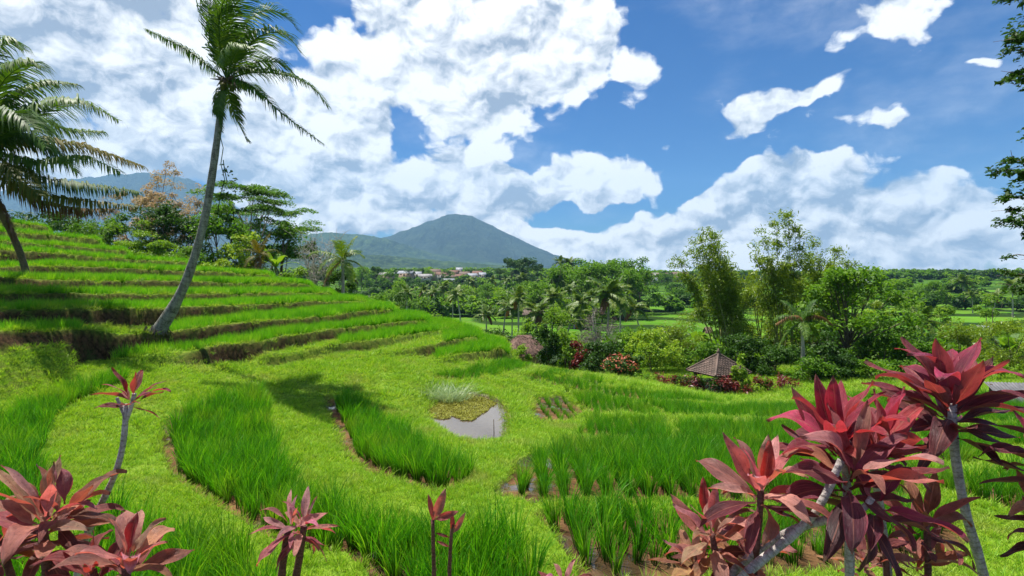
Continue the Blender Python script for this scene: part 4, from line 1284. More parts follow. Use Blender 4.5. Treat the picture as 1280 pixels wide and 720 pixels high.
# short ragged palm at the end of the terraces, and a young one by the umbrella tree
sp = palm_proto('short ragged young coconut palm with upright fronds at the right end of the top terraces', 2.4, 3.0, 61, nf=13, lean=.1, n=40, width=.05)
x = (429 - HX) / FPX * 37.5; sp.location = (x, 37.5, land(x, 37.5) - .2); sp.scale = (.85, .85, 1.12)
sp2 = palm_proto('young palm with folded fronds under the umbrella shaped tree', 1.6, 2.6, 62, nf=11, lean=.1, n=36, width=.05, mats=('palm_leaf_yellow', 'palm_leaf', 'palm_leaf_yellow', 'palm_leaf_dry'))
x = (326 - HX) / FPX * 42; sp2.location = (x, 42, land(x, 42) - .2); sp2.scale = (.75, .75, 1.1)
def banana(px, ytop, d, label, seed, n=8, mat='bright_leaf'):
    r = np.random.default_rng(seed)
    H = top_h(px, ytop, d); x = (px - HX) / FPX * d
    root = empty('banana_plant', (x, d, land(x, d)))
    tag(root, label, 'banana plant')
    st = MB(); st.tube([[0, 0, -.1], [0, 0, H * .25], [.03, 0, H * .5]], [.12, .09, .06], 8); st.build('stem', MAT['bamboo_bark'], root, smooth=True)
    for i in range(n):
        p = arch(i * 2.4 + r.uniform(-.3, .3), r.uniform(.5, 1.35), H * r.uniform(.55, .75), r.uniform(.3, .6), 9, (.03, 0, H * .5))
        t = np.gradient(p, axis=0); s = np.cross(t, [0, 0, 1.0]); s /= np.linalg.norm(s, axis=1)[:, None] + 1e-9
        w = (np.sin(np.pi * np.clip(np.linspace(.05, 1, 9), 0, 1)) ** .6 * H * .05)[:, None]
        V = np.stack([p - s * w - [0, 0, .03], p, p + s * w - [0, 0, .03]], 1).reshape(-1, 3)
        mb = MB(); mb.add(V, [grid_polys(9, 3)], np.stack([np.tile([0, .5, 1], 9), np.repeat(np.linspace(.3, 1, 9), 3)], 1))
        mb.build('leaf', MAT[mat], root, smooth=True)
banana(344, 300, 44.5, 'banana plant with broad leaves between the young palm and the pale branches', 70)
banana(612, 402, 46, 'banana plant behind the lower end of the terraces', 71)
banana(588, 408, 47, 'ragged banana plant nearest the tip of the hill terraces', 72)

# ================================================================ shrubs and trees beyond the basin
VS = 'shrubs behind the basin'
T('shrub', 466, 352, 48, 46, 'tree_leaf', 'brown_bark', 'light leafy bush just beyond the right end of the upper terraces', cat='shrub', group=VS, ncl=30, nl=80, ls=.2, rc=.55, seed=80, low=.05)
T('shrub', 500, 364, 52, 40, 'dark_leaf', 'brown_bark', 'dark bush right of the light leafy one beyond the terraces', cat='shrub', group=VS, ncl=24, nl=80, ls=.2, rc=.5, seed=81, low=.05)
T('shrub', 548, 385, 54, 50, 'bright_leaf', 'brown_bark', 'thin pale bush beyond the middle terraces in front of the flat field', cat='shrub', group=VS, ncl=24, nl=40, ls=.18, rc=.6, seed=82, low=.1)
T('shrub', 622, 412, 40, 52, 'dark_leaf', 'brown_bark', 'dark round bush left of the thatched roof', cat='shrub', group=VS, ncl=26, nl=90, ls=.2, rc=.5, seed=83, low=.05)
T('shrub', 650, 428, 33, 20, 'bright_leaf', 'brown_bark', 'small yellow green bush in front of the thatched roof', cat='shrub', group=VS, ncl=14, nl=60, ls=.13, rc=.25, seed=84, low=.05)
T('shrub', 652, 402, 47, 50, 'bright_leaf', 'brown_bark', 'greyish green bush behind the thatched roof', cat='shrub', group=VS, ncl=26, nl=80, ls=.18, rc=.5, seed=85, low=.05)
T('tree', 690, 388, 45, 60, 'bright_leaf', 'brown_bark', 'bright yellow green tree behind the columnar bush', group=VS, ncl=40, nl=80, ls=.2, rc=.55, seed=86, low=.15)
T('shrub', 685, 405, 33.5, 28, 'dark_leaf', 'brown_bark', 'dark columnar bush right of the thatched roof', cat='shrub', group=VS, ncl=32, nl=80, ls=.16, rc=.35, flat=1.1, seed=87, low=.15, limbs=10)
T('shrub', 708, 418, 34, 40, 'tree_leaf', 'brown_bark', 'mid green bush between the columnar bush and the red leaved shrub', cat='shrub', group=VS, ncl=30, nl=80, ls=.16, rc=.4, seed=88, low=.1)
T('shrub', 724, 428, 33, 30, 'red_leaf', 'brown_bark', 'red leaved croton shrub left of the dark green bush', cat='shrub', group=VS, ncl=24, nl=60, ls=.16, rc=.35, seed=89, low=.1)
T('shrub', 745, 392, 41, 66, 'twig_purple', 'pale_bark', 'leafless purple grey shrub in front of the largest valley palm', cat='shrub', group=VS, ncl=60, nl=70, ls=.16, rc=.5, seed=90, low=.1, aspect=.16, limbs=22)
T('shrub', 752, 428, 32, 48, 'dark_leaf', 'brown_bark', 'dense dark green bush beside the red flowering shrub', cat='shrub', group=VS, ncl=40, nl=100, ls=.15, rc=.4, seed=91, low=.03)
T('shrub', 776, 444, 31, 46, 'dark_leaf', 'brown_bark', 'round shrub topped with salmon red flowers at the edge of the basin', cat='shrub', group=VS, ncl=40, nl=70, ls=.14, rc=.32, seed=92, low=.05)
fl = MB()
_fr = np.random.default_rng(5)
o_ = [o for o in COL.objects if o.get('label', '').startswith('round shrub topped')][0]
Hs = top_h(776, 444, 31)
a_ = _fr.uniform(0, 6.28, 260); b_ = _fr.uniform(.0, 1, 260)
fl.leaves(np.stack([np.cos(a_) * np.sqrt(1 - b_ ** 2) * 1.0, np.sin(a_) * np.sqrt(1 - b_ ** 2) * 1.0, Hs * (.42 + .62 * b_)], 1) * _fr.uniform(.85, 1.08, (260, 1)), .16, .5)
fl.build('blossom', MAT['flower_red'], o_)
T('shrub', 812, 418, 35, 66, 'bright_leaf', 'brown_bark', 'tall yellow green shrub right of the flowering shrub', cat='shrub', group=VS, ncl=50, nl=80, ls=.17, rc=.5, seed=93, low=.08)
T('shrub', 850, 408, 37, 66, 'bamboo_leaf', 'brown_bark', 'feathery yellow green thicket left of the pavilion', cat='shrub', group=VS, ncl=54, nl=90, ls=.19, rc=.5, seed=94, low=.08, aspect=.22)
T('shrub', 790, 408, 40, 50, 'tree_leaf', 'brown_bark', 'green bush under the lone palm at the right hand field', cat='shrub', group=VS, ncl=36, nl=80, ls=.18, rc=.5, seed=95, low=.08)
T('shrub', 878, 424, 35, 50, 'tree_leaf', 'brown_bark', 'bush directly behind the left side of the pavilion roof', cat='shrub', group=VS, ncl=36, nl=80, ls=.17, rc=.45, seed=96, low=.05)
T('shrub', 930, 420, 34, 60, 'dark_leaf', 'brown_bark', 'dark thicket behind the right side of the pavilion roof', cat='shrub', group=VS, ncl=46, nl=80, ls=.18, rc=.5, seed=97, low=.03)
T('shrub', 1032, 418, 33, 60, 'dark_leaf', 'brown_bark', 'shady thicket under the big broadleaf tree', cat='shrub', group=VS, ncl=40, nl=80, ls=.19, rc=.5, seed=98, low=.03)
T('shrub', 968, 432, 32.5, 44, 'dark_leaf', 'brown_bark', 'shady bush between the pavilion and the palm with dead fronds', cat='shrub', group=VS, ncl=34, nl=80, ls=.17, rc=.45, seed=99, low=.03)
T('shrub', 1105, 420, 33, 74, 'tree_leaf', 'brown_bark', 'leafy bush low behind the tall crimson plant', cat='shrub', group=VS, ncl=44, nl=80, ls=.19, rc=.5, seed=100, low=.05)
T('shrub', 1150, 432, 31, 60, 'tree_leaf', 'brown_bark', 'bush behind the head of the tall dark red plant', cat='shrub', group=VS, ncl=40, nl=80, ls=.17, rc=.5, seed=101, low=.05)
T('shrub', 1200, 408, 34, 84, 'bamboo_leaf', 'brown_bark', 'feathery olive thicket behind the right side of the tall dark red plant', cat='shrub', group=VS, ncl=60, nl=90, ls=.19, rc=.55, seed=102, low=.05, aspect=.22)
T('shrub', 1262, 398, 33, 80, 'bamboo_leaf', 'brown_bark', 'feathery olive thicket at the right edge above the grey roof', cat='shrub', group=VS, ncl=60, nl=90, ls=.19, rc=.55, seed=103, low=.05, aspect=.22)
T('shrub', 1330, 405, 32, 80, 'bamboo_leaf', 'brown_bark', 'thicket just outside the right edge beyond the grey roof', cat='shrub', group=VS, ncl=50, nl=90, ls=.19, rc=.55, seed=104, low=.05, aspect=.22)
T('shrub', 1142, 410, 38, 44, 'dark_leaf', 'brown_bark', 'bluish dark spiky bush between the broadleaf tree and the olive thicket', cat='shrub', group=VS, ncl=30, nl=60, ls=.35, rc=.5, seed=105, low=.05, aspect=.14)
T('shrub', 1090, 392, 44, 60, 'bright_leaf', 'brown_bark', 'pale green bush at the right foot of the big broadleaf tree', cat='shrub', group=VS, ncl=36, nl=80, ls=.19, rc=.5, seed=106, low=.05)
T('shrub', 1235, 372, 60, 70, 'tree_leaf', 'brown_bark', 'dark hedge like bush below the brown plot on the right', cat='shrub', group=VS, ncl=40, nl=80, ls=.25, rc=.7, seed=107, low=.05)
T('shrub', 1180, 378, 62, 60, 'tree_leaf', 'brown_bark', 'row bush in front of the right hand far terraces', cat='shrub', group=VS, ncl=36, nl=80, ls=.25, rc=.7, seed=108, low=.05)

for _px, _yt, _lab in ((1015, 452, 'low green shrub right of the trunk of the palm with dead fronds'), (1050, 446, 'low dark shrub behind the left pink plant'), (1085, 450, 'low shrub between the two tall red heads'), (1225, 452, 'low shrub left of the grey roofed shed')):
    T('shrub', _px, _yt, 29.5, 46, 'tree_leaf' if _px % 2 else 'dark_leaf', 'brown_bark', _lab, cat='shrub', group=VS, ncl=24, nl=80, ls=.16, rc=.4, seed=_px, low=.03)
# bamboo: arching culms, each a part, and one feathery mass of leaves per clump
def bamboo(px, ybase_d, tops, label, seed, nl=320):
    d = ybase_d
    r = np.random.default_rng(seed)
    x = (px - HX) / FPX * d; zb = land(x, d)
    root = empty('bamboo_clump', (x, d, zb))
    tag(root, label, 'bamboo', 'bamboo clumps right of the pavilion')
    lv = MB()
    for (tx, ty, dd) in tops:
        tip = np.array(at(tx, ty, d + dd)) - [x, d, zb]
        b0 = np.array([r.normal(0, .35), r.normal(0, .35), -.1])
        mid = b0 * .6 + tip * .4 + [0, 0, tip[2] * .18]
        tt = np.linspace(0, 1, 14)[:, None]
        c = (1 - tt) ** 2 * b0 + 2 * tt * (1 - tt) * mid + tt ** 2 * tip
        mb = MB(); mb.tube(c, np.linspace(.045, .008, 14), 6)
        mb.build('culm', MAT['bamboo_bark'], root)
        L = np.linalg.norm(tip)
        for k_ in range(26):
            u = r.uniform(.30, 1.0) ** .7
            s = c[min(13, int(u * 13.99))]
            br = r.normal(0, 1, 3) * [.55, .55, .2] * (1.15 - .55 * u)
            e = s + br + [0, 0, -.1]
            n = int(nl / 26 * 2.4 * (1 - .45 * max(0, u - .6)) * r.uniform(.5, 1.5))
            tt2 = r.uniform(.2, 1.1, n)[:, None]
            lv.leaves(s + (e - s) * tt2 + r.normal(0, .16, (n, 3)), .27, .25, .24, .35, dirs=np.tile(br * .6 + [0, 0, -.5], (n, 1)), r=r)
    lv.build('foliage', MAT['bamboo_leaf'], root)
bamboo(912, 38, [(884, 288, 0), (876, 300, -1), (892, 294, 1), (866, 312, .5), (846, 322, 0), (898, 305, -1), (905, 318, .5), (915, 335, -1), (880, 335, 1), (925, 350, 0), (860, 345, 0), (900, 350, -1), (935, 365, .5), (888, 318, .4)], 'leaning bamboo clump arching to the left behind the pavilion', 201)
bamboo(978, 39, [(985, 268, 0), (955, 290, -.6), (970, 280, .6), (995, 285, 0), (945, 305, .5), (1002, 296, -.5), (962, 325, 0), (1010, 318, .5), (980, 330, -1), (945, 345, 0), (1000, 345, 1)], 'tallest bamboo clump rising straight up right of the leaning one', 202)
bamboo(1030, 40, [(1046, 312, 0), (1020, 305, .6), (1062, 328, 0), (1078, 338, -.5), (1015, 325, .4), (1035, 330, -.8), (1050, 345, .4)], 'thin feathery bamboo clump above the broadleaf tree', 203)
T('broadleaf_tree', 1062, 342, 36, 132, 'tree_leaf', 'brown_bark', 'big spreading broadleaf tree right of the palm with dead fronds', ncl=90, nl=90, ls=.24, rc=.65, seed=210, low=.12, trunk_h=.35, limbs=26, tr=.14)
T('tree', 900, 338, 43, 66, 'bamboo_leaf', 'bamboo_bark', 'feathery light green growth among the lower half of the leaning bamboo', ncl=60, nl=110, ls=.22, rc=.6, seed=213, low=.1, aspect=.22)
T('tree', 995, 326, 44, 70, 'bamboo_leaf', 'bamboo_bark', 'feathery light green growth around the tallest bamboo', ncl=60, nl=110, ls=.22, rc=.6, seed=214, low=.1, aspect=.22)
T('tree', 1045, 328, 45, 74, 'bamboo_leaf', 'bamboo_bark', 'feathery tree behind the left half of the broadleaf crown', ncl=56, nl=110, ls=.22, rc=.6, seed=215, low=.1, aspect=.22)
T('tree', 1015, 352, 42, 70, 'tree_leaf', 'brown_bark', 'leafy tree between the tallest bamboo and the broadleaf tree', ncl=50, nl=80, ls=.22, rc=.6, seed=211, low=.1)
T('tree', 950, 360, 42, 60, 'bamboo_leaf', 'brown_bark', 'olive tree between the two larger bamboo clumps', ncl=50, nl=80, ls=.22, rc=.6, seed=212, low=.1, aspect=.25)
dp = palm_proto('young palm with two dead brown fronds beside the bamboo', 3.0, 2.7, 63, nf=10, lean=.1, n=40, width=.05, mats=('palm_leaf', 'palm_leaf', 'palm_leaf', 'palm_leaf'))
x = (1004 - HX) / FPX * 31; dp.location = (x, 31, land(x, 31)); dp.scale = (.8, .8, top_h(1004, 402, 31) / 3.0)
_h = 3.0
for i, (dx, dz) in enumerate(((-1.0, .02), (.9, .05))):
    frond(np.array([[0, 0, _h], [dx * .5, -.1, _h + .28], [dx * 1.3, -.2, _h + .22], [dx * 2.0, -.3, _h - .12]]), .55, 44, .05, (0, 0, -.3), 1.6, 77 + i, .03).build('dead_frond', MAT['palm_leaf_dry'], dp)

# near tree whose branches reach in at the right edge
nt_d = 9.0
nx = (1395 - HX) / FPX * nt_d
ntz = land(nx, nt_d)
nt = empty('overhanging_tree', (nx, nt_d, ntz))
tag(nt, 'tree outside the right edge whose dark leafy branch tips hang into the sky', 'tree')
wd, cr_ = MB(), MB()
ntr = np.random.default_rng(31)
wd.tube(np.array([[0, 0, -.2], [.05, 0, 2], [-.05, .1, 4.5], [.1, 0, 7.4], [0, 0, 9.2]]), [.22, .19, .16, .10, .05], 9)
for (bx, by, n, sp) in [(1268, -4, 60, 14), (1262, 42, 80, 15), (1266, 62, 40, 12), (1272, 92, 70, 13), (1262, 100, 30, 10), (1256, 212, 70, 15), (1266, 200, 60, 12), (1263, 246, 50, 12), (1262, 276, 70, 14), (1276, 262, 40, 12), (1272, 318, 50, 12), (1268, 342, 70, 16), (1276, 362, 60, 14), (1300, 30, 200, 34), (1310, 90, 200, 34), (1305, 230, 160, 34), (1320, 290, 160, 30), (1330, 160, 260, 40), (1330, -30, 260, 44), (1380, 60, 300, 60), (1400, 200, 300, 60), (1310, 355, 140, 26)]:
    e = np.array(at(bx, by, nt_d + ntr.uniform(-.4, .4))) - [nx, nt_d, ntz]
    s = np.array([0, 0, min(8.8, max(2.5, e[2] - .6))])
    m_ = (s + e) / 2 + [0, 0, .22]
    tt = np.linspace(0, 1, 8)[:, None]
    c = (1 - tt) ** 2 * s + 2 * tt * (1 - tt) * m_ + tt ** 2 * e
    wd.tube(c, np.linspace(.04, .006, 8), 5)
    for _ in range(5 if bx < 1290 else 2):
        s2 = c[int(ntr.integers(5, 8))]
        wd.tube([s2, s2 + ntr.normal(0, 1, 3) * [.16, .16, .05]], [.006, .003], 3)
    if bx < 1290:       # a flat spray of twigs with leaves along them
        for _ in range(int(n / 4)):
            s2 = c[int(ntr.integers(5, 8))]
            Lt = sp / FPX * nt_d * ntr.uniform(.7, 1.5)
            dv = np.array([-ntr.uniform(-.2, 1.0), ntr.uniform(-.9, .9), ntr.uniform(-.35, .25)]); dv /= np.linalg.norm(dv)
            e2 = s2 + dv * Lt
            wd.tube([s2, (s2 + e2) / 2 + [0, 0, .015], e2], [.006, .004, .002], 3)
            u_ = ntr.uniform(.15, 1.05, 22)[:, None]
            cr_.leaves(s2 + (e2 - s2) * u_ + ntr.normal(0, .022, (22, 3)), .075, .5, .45, .35, dirs=np.tile(dv * .8 + [0, 0, -.3], (22, 1)), r=ntr)
    else:
        n = int(n * 2.2)
        g = ntr.normal(0, 1, (n, 3)); g /= np.linalg.norm(g, axis=1)[:, None]
        g *= (ntr.uniform(0, 1, (n, 1)) ** .4) * np.array([1.35, 1.35, .6]) * sp / FPX * nt_d
        cr_.leaves(e + g + [.12, 0, 0], .085, .5, .5, .4, dirs=np.tile([-.7, 0, -.35], (n, 1)), r=ntr)
wd.build('trunk', MAT['brown_bark'], nt, smooth=True)
cr_.build('crown', MAT['dark_leaf'], nt)

# ================================================================ valley groves and the far forest
VT = 'trees of the valley groves'
g1 = tree('tree', 690, 150, 11, 8.5, 'tree_leaf', 'brown_bark', 'tall bright tree at the left end of the valley grove', 'tree', VT, ncl=50, nl=60, ls=.55, rc=1.3, seed=301, low=.15)
g2 = tree('tree', 640, 330, 13, 13, 'dark_leaf', 'brown_bark', 'dark rounded tree at the left of the dark grove beyond the palms', 'tree', VT, ncl=46, nl=60, ls=.8, rc=1.7, seed=302, low=.05)
g3 = tree('tree', 745, 160, 10, 10, 'tree_leaf', 'brown_bark', 'broad tree in the middle of the tall valley grove', 'tree', VT, ncl=50, nl=60, ls=.55, rc=1.3, seed=303, low=.1)
g4 = tree('tree', 700, 130, 8, 7, 'bright_leaf', 'brown_bark', 'light green tree in front of the tall valley grove', 'tree', VT, ncl=40, nl=60, ls=.45, rc=1.0, seed=304, low=.1)
g5 = tree('shrub', 560, 200, 4, 6, 'tree_leaf', 'brown_bark', 'low bush below the village among the palms', 'shrub', VT, ncl=26, nl=60, ls=.4, rc=.9, seed=305, low=.05)
for (src, px, yt, d, H0, lab) in [
    (g2, 657, 326, 335, 13, 'dark rounded tree in the middle of the dark grove beyond the palms'), (g2, 672, 333, 330, 13, 'dark tree at the right end of the dark grove beyond the palms'),
    (g2, 626, 338, 340, 13, 'smaller dark tree left of the dark grove beyond the palms'), (g2, 648, 329, 345, 13, 'dark tree at the back of the dark grove beyond the palms'),
    (g3, 722, 334, 170, 10, 'leafy tree left of the middle of the tall valley grove'), (g1, 738, 326, 180, 11, 'tallest tree in the middle of the tall valley grove'),
    (g3, 765, 326, 175, 10, 'spreading tree right of the middle of the tall valley grove'), (g1, 788, 324, 180, 11, 'dark topped tree near the right end of the tall valley grove'),
    (g3, 800, 336, 165, 10, 'last tree at the right end of the tall valley grove'), (g1, 778, 338, 150, 11, 'tree in front of the right end of the tall valley grove'),
    (g4, 726, 350, 135, 8, 'light tree in front of the middle of the tall valley grove'), (g4, 676, 345, 160, 8, 'light tree left of the tall valley grove'),
    (g4, 752, 345, 140, 8, 'light green tree behind the largest valley palm'), (g3, 704, 345, 155, 10, 'broad tree among the far palms left of the valley grove'),
    (g3, 1165, 352, 170, 10, 'rounded tree standing in the right hand far terraces'), (g2, 1182, 358, 172, 13, 'dark bush right of the rounded tree in the far terraces'),
    (g4, 1138, 362, 140, 8, 'light tree left of the rounded tree in the far terraces'), (g3, 1120, 350, 150, 10, 'tree at the left end of the right hand far terraces'),
    (g3, 832, 342, 330, 10, 'tree in the grove right of the village at the field edge'), (g3, 852, 341, 340, 10, 'tree in the middle of the grove below the right hand houses'), (g2, 868, 343, 320, 13, 'dark tree of the grove below the right hand houses'),
    (g3, 610, 356, 190, 10, 'broad tree left of the tall slender palm in the valley'), (g5, 628, 362, 170, 4, 'round bush in the valley field left of the pair of palms'), (g3, 660, 352, 200, 10, 'tree behind the tall slender palm'),
    (g5, 555, 366, 175, 4, 'bush at the foot of the far palms on the valley field edge'), (g5, 520, 372, 150, 4, 'bush under the pair of palms at the field edge'), (g3, 498, 352, 190, 10, 'tree behind the end of the top terraces'),
    (g2, 470, 336, 330, 13, 'dark tree above the far field left of the village'), (g3, 452, 334, 300, 10, 'tree right of the short ragged palm in the distance'), (g3, 486, 340, 320, 10, 'tree in front of the left village houses'),
    (g2, 512, 338, 430, 13, 'dark tree standing among the left village houses'), (g3, 535, 336, 450, 10, 'tree behind the village houses at their middle'), (g3, 560, 338, 420, 10, 'tree in front of the red roofs of the village'),
    (g5, 590, 360, 200, 4, 'bush right of the lone tall palm'), (g4, 1100, 352, 200, 8, 'light tree above the big broadleaf tree'), (g3, 1262, 352, 230, 10, 'tree at the right edge above the far terraces'), (g3, 1232, 346, 300, 10, 'far tree below the right hand tree line'),
    (g3, 985, 352, 200, 10, 'tree glimpsed between the bamboo clumps'), (g4, 925, 350, 220, 8, 'light tree glimpsed left of the tallest bamboo'), (g5, 850, 360, 220, 4, 'bush at the edge of the bright right hand field'),
]:
    copy_at(src, px, d, max(2.0, top_h(px, yt, d)) / H0, lab, VT)
for g, px, yt, d, H0 in ((g1, 690, 332, 150, 11), (g2, 640, 327, 330, 13), (g3, 745, 330, 160, 10), (g4, 700, 350, 130, 8), (g5, 560, 360, 200, 4)):
    g.scale = (max(.5, top_h(px, yt, d) / H0),) * 3

# the far woods: read as one mass
_fr = np.random.default_rng(77)
def clump_mesh(seed, mat):
    r = np.random.default_rng(seed)
    mb = MB()
    for _ in range(9):
        c = r.normal(0, 1, 3) * [2.2, 2.2, .9] + [0, 0, 4.2]
        g = r.normal(0, 1, (46, 3)); g /= np.linalg.norm(g, axis=1)[:, None]
        mb.leaves(c + g * [2.0, 2.0, 1.6], 1.7, .5, .7, .4, r=r)
    mb.tube([[0, 0, -1], [0, 0, 3.5]], [.3, .2], 5)
    return mb.mesh('forest_tree', MAT[mat])
FOREST = scatter_group(proto_collection('forest_tree', [clump_mesh(1, 'dark_leaf'), clump_mesh(2, 'tree_leaf'), clump_mesh(3, 'dark_leaf'), clump_mesh(4, 'tree_leaf')]))
def forest(pxa, pxb, da, db, n, smin, smax, label):
    px = _fr.uniform(pxa, pxb, n)
    d = np.exp(_fr.uniform(math.log(da), math.log(db), n))
    X = (px - HX) / FPX * d
    dens = fbm(X * .006, d * .006, 3, 91) + .12
    ok = dens > _fr.uniform(-.25, .2, n)
    X, d = X[ok], d[ok]
    s = _fr.uniform(smin, smax, len(X))
    scatter('far_forest', np.stack([X, d, far_z(X, d)[0] - .3], 1), s, FOREST, 4, .06, label, 'forest')
forest(240, 760, 480, 1900, 5200, .7, 1.5, 'dark woods between the village and the mountain')
forest(800, 1480, 420, 2600, 5200, .6, 1.2, 'distant tree line along the horizon on the right')
forest(420, 800, 150, 470, 310, .40, .80, 'scattered small trees around the village')
forest(820, 1400, 160, 420, 240, .35, .75, 'scattered small trees at the far edge of the right hand fields')
forest(-700, 240, 120, 1500, 1500, .6, 1.3, 'woods behind the crest of the left hill')
forest(640, 1480, 40, 66, 520, .26, .50, 'low thicket filling the ravine behind the basin')

# ================================================================ buildings
def gable(name, px, py, d, w, dp, hw, hr, roof, wall, label, rz=0.0, group=None, cat='house', on_land=False, windows=2):
    """small house: walls, pitched roof with overhang, door and windows"""
    x = (px - HX) / FPX * d
    z = land(x, d) if on_land else min(CAMZ - (py - HY) / FPX * d - hw - hr, 400)
    zl = land(x, d)
    if cat == 'house': w, dp, hw, hr = w * .78, dp * .78, hw * .8, hr * .8
    root = empty(name, (x, d, z if not on_land else zl), rz)
    tag(root, label, cat, group)
    found = max(.3, z - zl + .3)
    b = MB(); b.box((0, 0, hw / 2 - found / 2), (w, dp, hw + found)); 
    b.add([[-w / 2, -dp / 2, hw], [-w / 2, dp / 2, hw], [-w / 2, 0, hw + hr * .95], [w / 2, -dp / 2, hw], [w / 2, dp / 2, hw], [w / 2, 0, hw + hr * .95]], [[[0, 2, 1], [3, 4, 5]]])
    b.build('wall', MAT[wall], root)
    r = MB(); o = .12 * w; t = .12
    for s in (-1, 1):
        e = hr / (dp / 2) * .5
        V = [[-w / 2 - o, s * (dp / 2 + .5), hw - e], [w / 2 + o, s * (dp / 2 + .5), hw - e], [w / 2 + o, 0, hw + hr], [-w / 2 - o, 0, hw + hr]]
        V2 = [[a[0], a[1], a[2] + t] for a in V]
        f = [[0, 1, 2, 3], [4, 7, 6, 5], [0, 4, 5, 1], [1, 5, 6, 2], [2, 6, 7, 3], [3, 7, 4, 0]]
        r.add(V + V2, [f])
    r.build('roof', MAT[roof], root)
    dm = MB(); dm.box((-w * .05, -dp / 2 - .03, hw * .36), (w * .12, .06, hw * .72)); dm.build('door', MAT['wood_dark'], root)
    for i in range(windows):
        wm = MB(); wm.box((w * (-.3 if i == 0 else .28), -dp / 2 - .03, hw * .55), (w * .14, .06, hw * .36)); wm.build('window', MAT['wood_dark'], root)
    return root
VG = 'village houses at the foot of the mountain'
HOUSES = [
    (508, 337, 430, 13, 8, 2.8, 2.2, 'metal_roof', 'wall_tan', 'long grey roofed house at the left end of the village'),
    (521, 338, 440, 8, 7, 2.8, 2.2, 'metal_roof', 'wall_white', 'small pale roofed house next to the long grey one'),
    (531, 341, 420, 11, 7, 2.6, 2.0, 'tile_grey', 'wall_white', 'low grey house in front of the village trees'),
    (554, 338, 450, 12, 8, 3.0, 2.6, 'tile_red', 'wall_white', 'red roofed house at the left of the village centre'),
    (561, 342, 430, 9, 8, 3.0, 2.4, 'tile_clay', 'wall_tan', 'brown roofed house in the front of the village centre'),
    (567, 336, 470, 10, 8, 3.4, 2.6, 'tile_red', 'wall_tan', 'red roofed house behind the brown roofed one'),
    (574, 332.5, 480, 6, 6, 5.0, 2.0, 'metal_roof', 'wall_white', 'tall white house rising above the village roofs'),
    (573, 341, 440, 10, 8, 3.0, 2.4, 'tile_red', 'wall_white', 'red roofed house below the tall white one'),
    (581, 338, 455, 9, 7, 3.0, 2.4, 'tile_clay', 'wall_white', 'clay roofed house right of the tall white one'),
    (590, 340, 445, 8, 8, 3.4, 2.0, 'metal_roof', 'wall_white', 'bright white house at the right of the village'),
    (597, 337, 465, 9, 7, 3.2, 2.4, 'tile_red', 'wall_white', 'red and white house second from the right end of the village'),
    (603, 339, 450, 6, 6, 3.2, 2.0, 'metal_roof', 'wall_white', 'last white house at the right end of the village'),
    (561, 347, 380, 8, 6, 2.2, 1.6, 'metal_roof', 'wall_white', 'pale shed at the edge of the field below the village'),
    (484, 339, 410, 12, 7, 2.6, 2.0, 'tile_grey', 'wall_tan', 'dark low house in the trees left of the village'),
    (544, 335, 470, 9, 7, 3.0, 2.2, 'tile_clay', 'wall_tan', 'small brown house high among trees in the village'),
]
for i, (px, py, d, w, dp_, hw, hr, ro, wa, lab) in enumerate(HOUSES):
    gable('house', px, py, d, w, dp_, hw, hr, ro, wa, lab, (-.25, .15, .3, -.1, .4)[i % 5], VG)
RG = 'houses on the horizon right of the grove'
for i, (px, py, d, w, ro, wa, lab) in enumerate([
    (808, 338.5, 420, 9, 'tile_red', 'wall_white', 'red roofed house right beside the tall valley grove'), (813, 345, 380, 10, 'metal_roof', 'wall_white', 'long white shed below the right hand houses'),
    (820, 339.5, 430, 8, 'tile_grey', 'wall_tan', 'dark roofed house right of the red one on the horizon'), (828, 340, 430, 9, 'tile_clay', 'wall_tan', 'brown roofed house in the middle of the right hand row'),
    (838, 339.5, 440, 8, 'tile_clay', 'wall_white', 'clay roofed house left of the wide tan one'), (850, 338.5, 430, 13, 'tile_clay', 'wall_tan', 'wide tan house at the right end of the row near the bamboo'),
    (1075, 347, 300, 11, 'metal_roof', 'wall_white', 'pale house above the broadleaf tree'), (1214, 352, 330, 9, 'metal_roof', 'wall_white', 'white shed on the far tree line at the right')]):
    gable('house', px, py, d, w, 7, 2.8, 2.2, ro, wa, lab, (.2, -.2, .1)[i % 3], RG)
gable('field_hut', 520, 353, 240, 6, 5, 1.8, 1.3, 'metal_roof', 'wall_white', 'small white roofed hut alone in the valley field', .2, None, 'hut', True, 1)
gable('field_hut', 676, 366, 140, 7, 5, 1.9, 1.5, 'tile_clay', 'wall_tan', 'brown roofed hut among the valley palms', -.1, None, 'hut', True, 1)
gable('field_hut', 1228, 388, 105, 1.9, 1.6, .8, .5, 'metal_roof', 'wall_tan', 'small pale roofed hut in the right hand far terraces', .15, None, 'hut', True, 1)
gable('field_hut', 885, 378, 105, 1.1, 1.1, 1.2, .6, 'wood_dark', 'wood_dark', 'tiny dark field shelter left of the bamboo', .15, None, 'hut', True, 1)

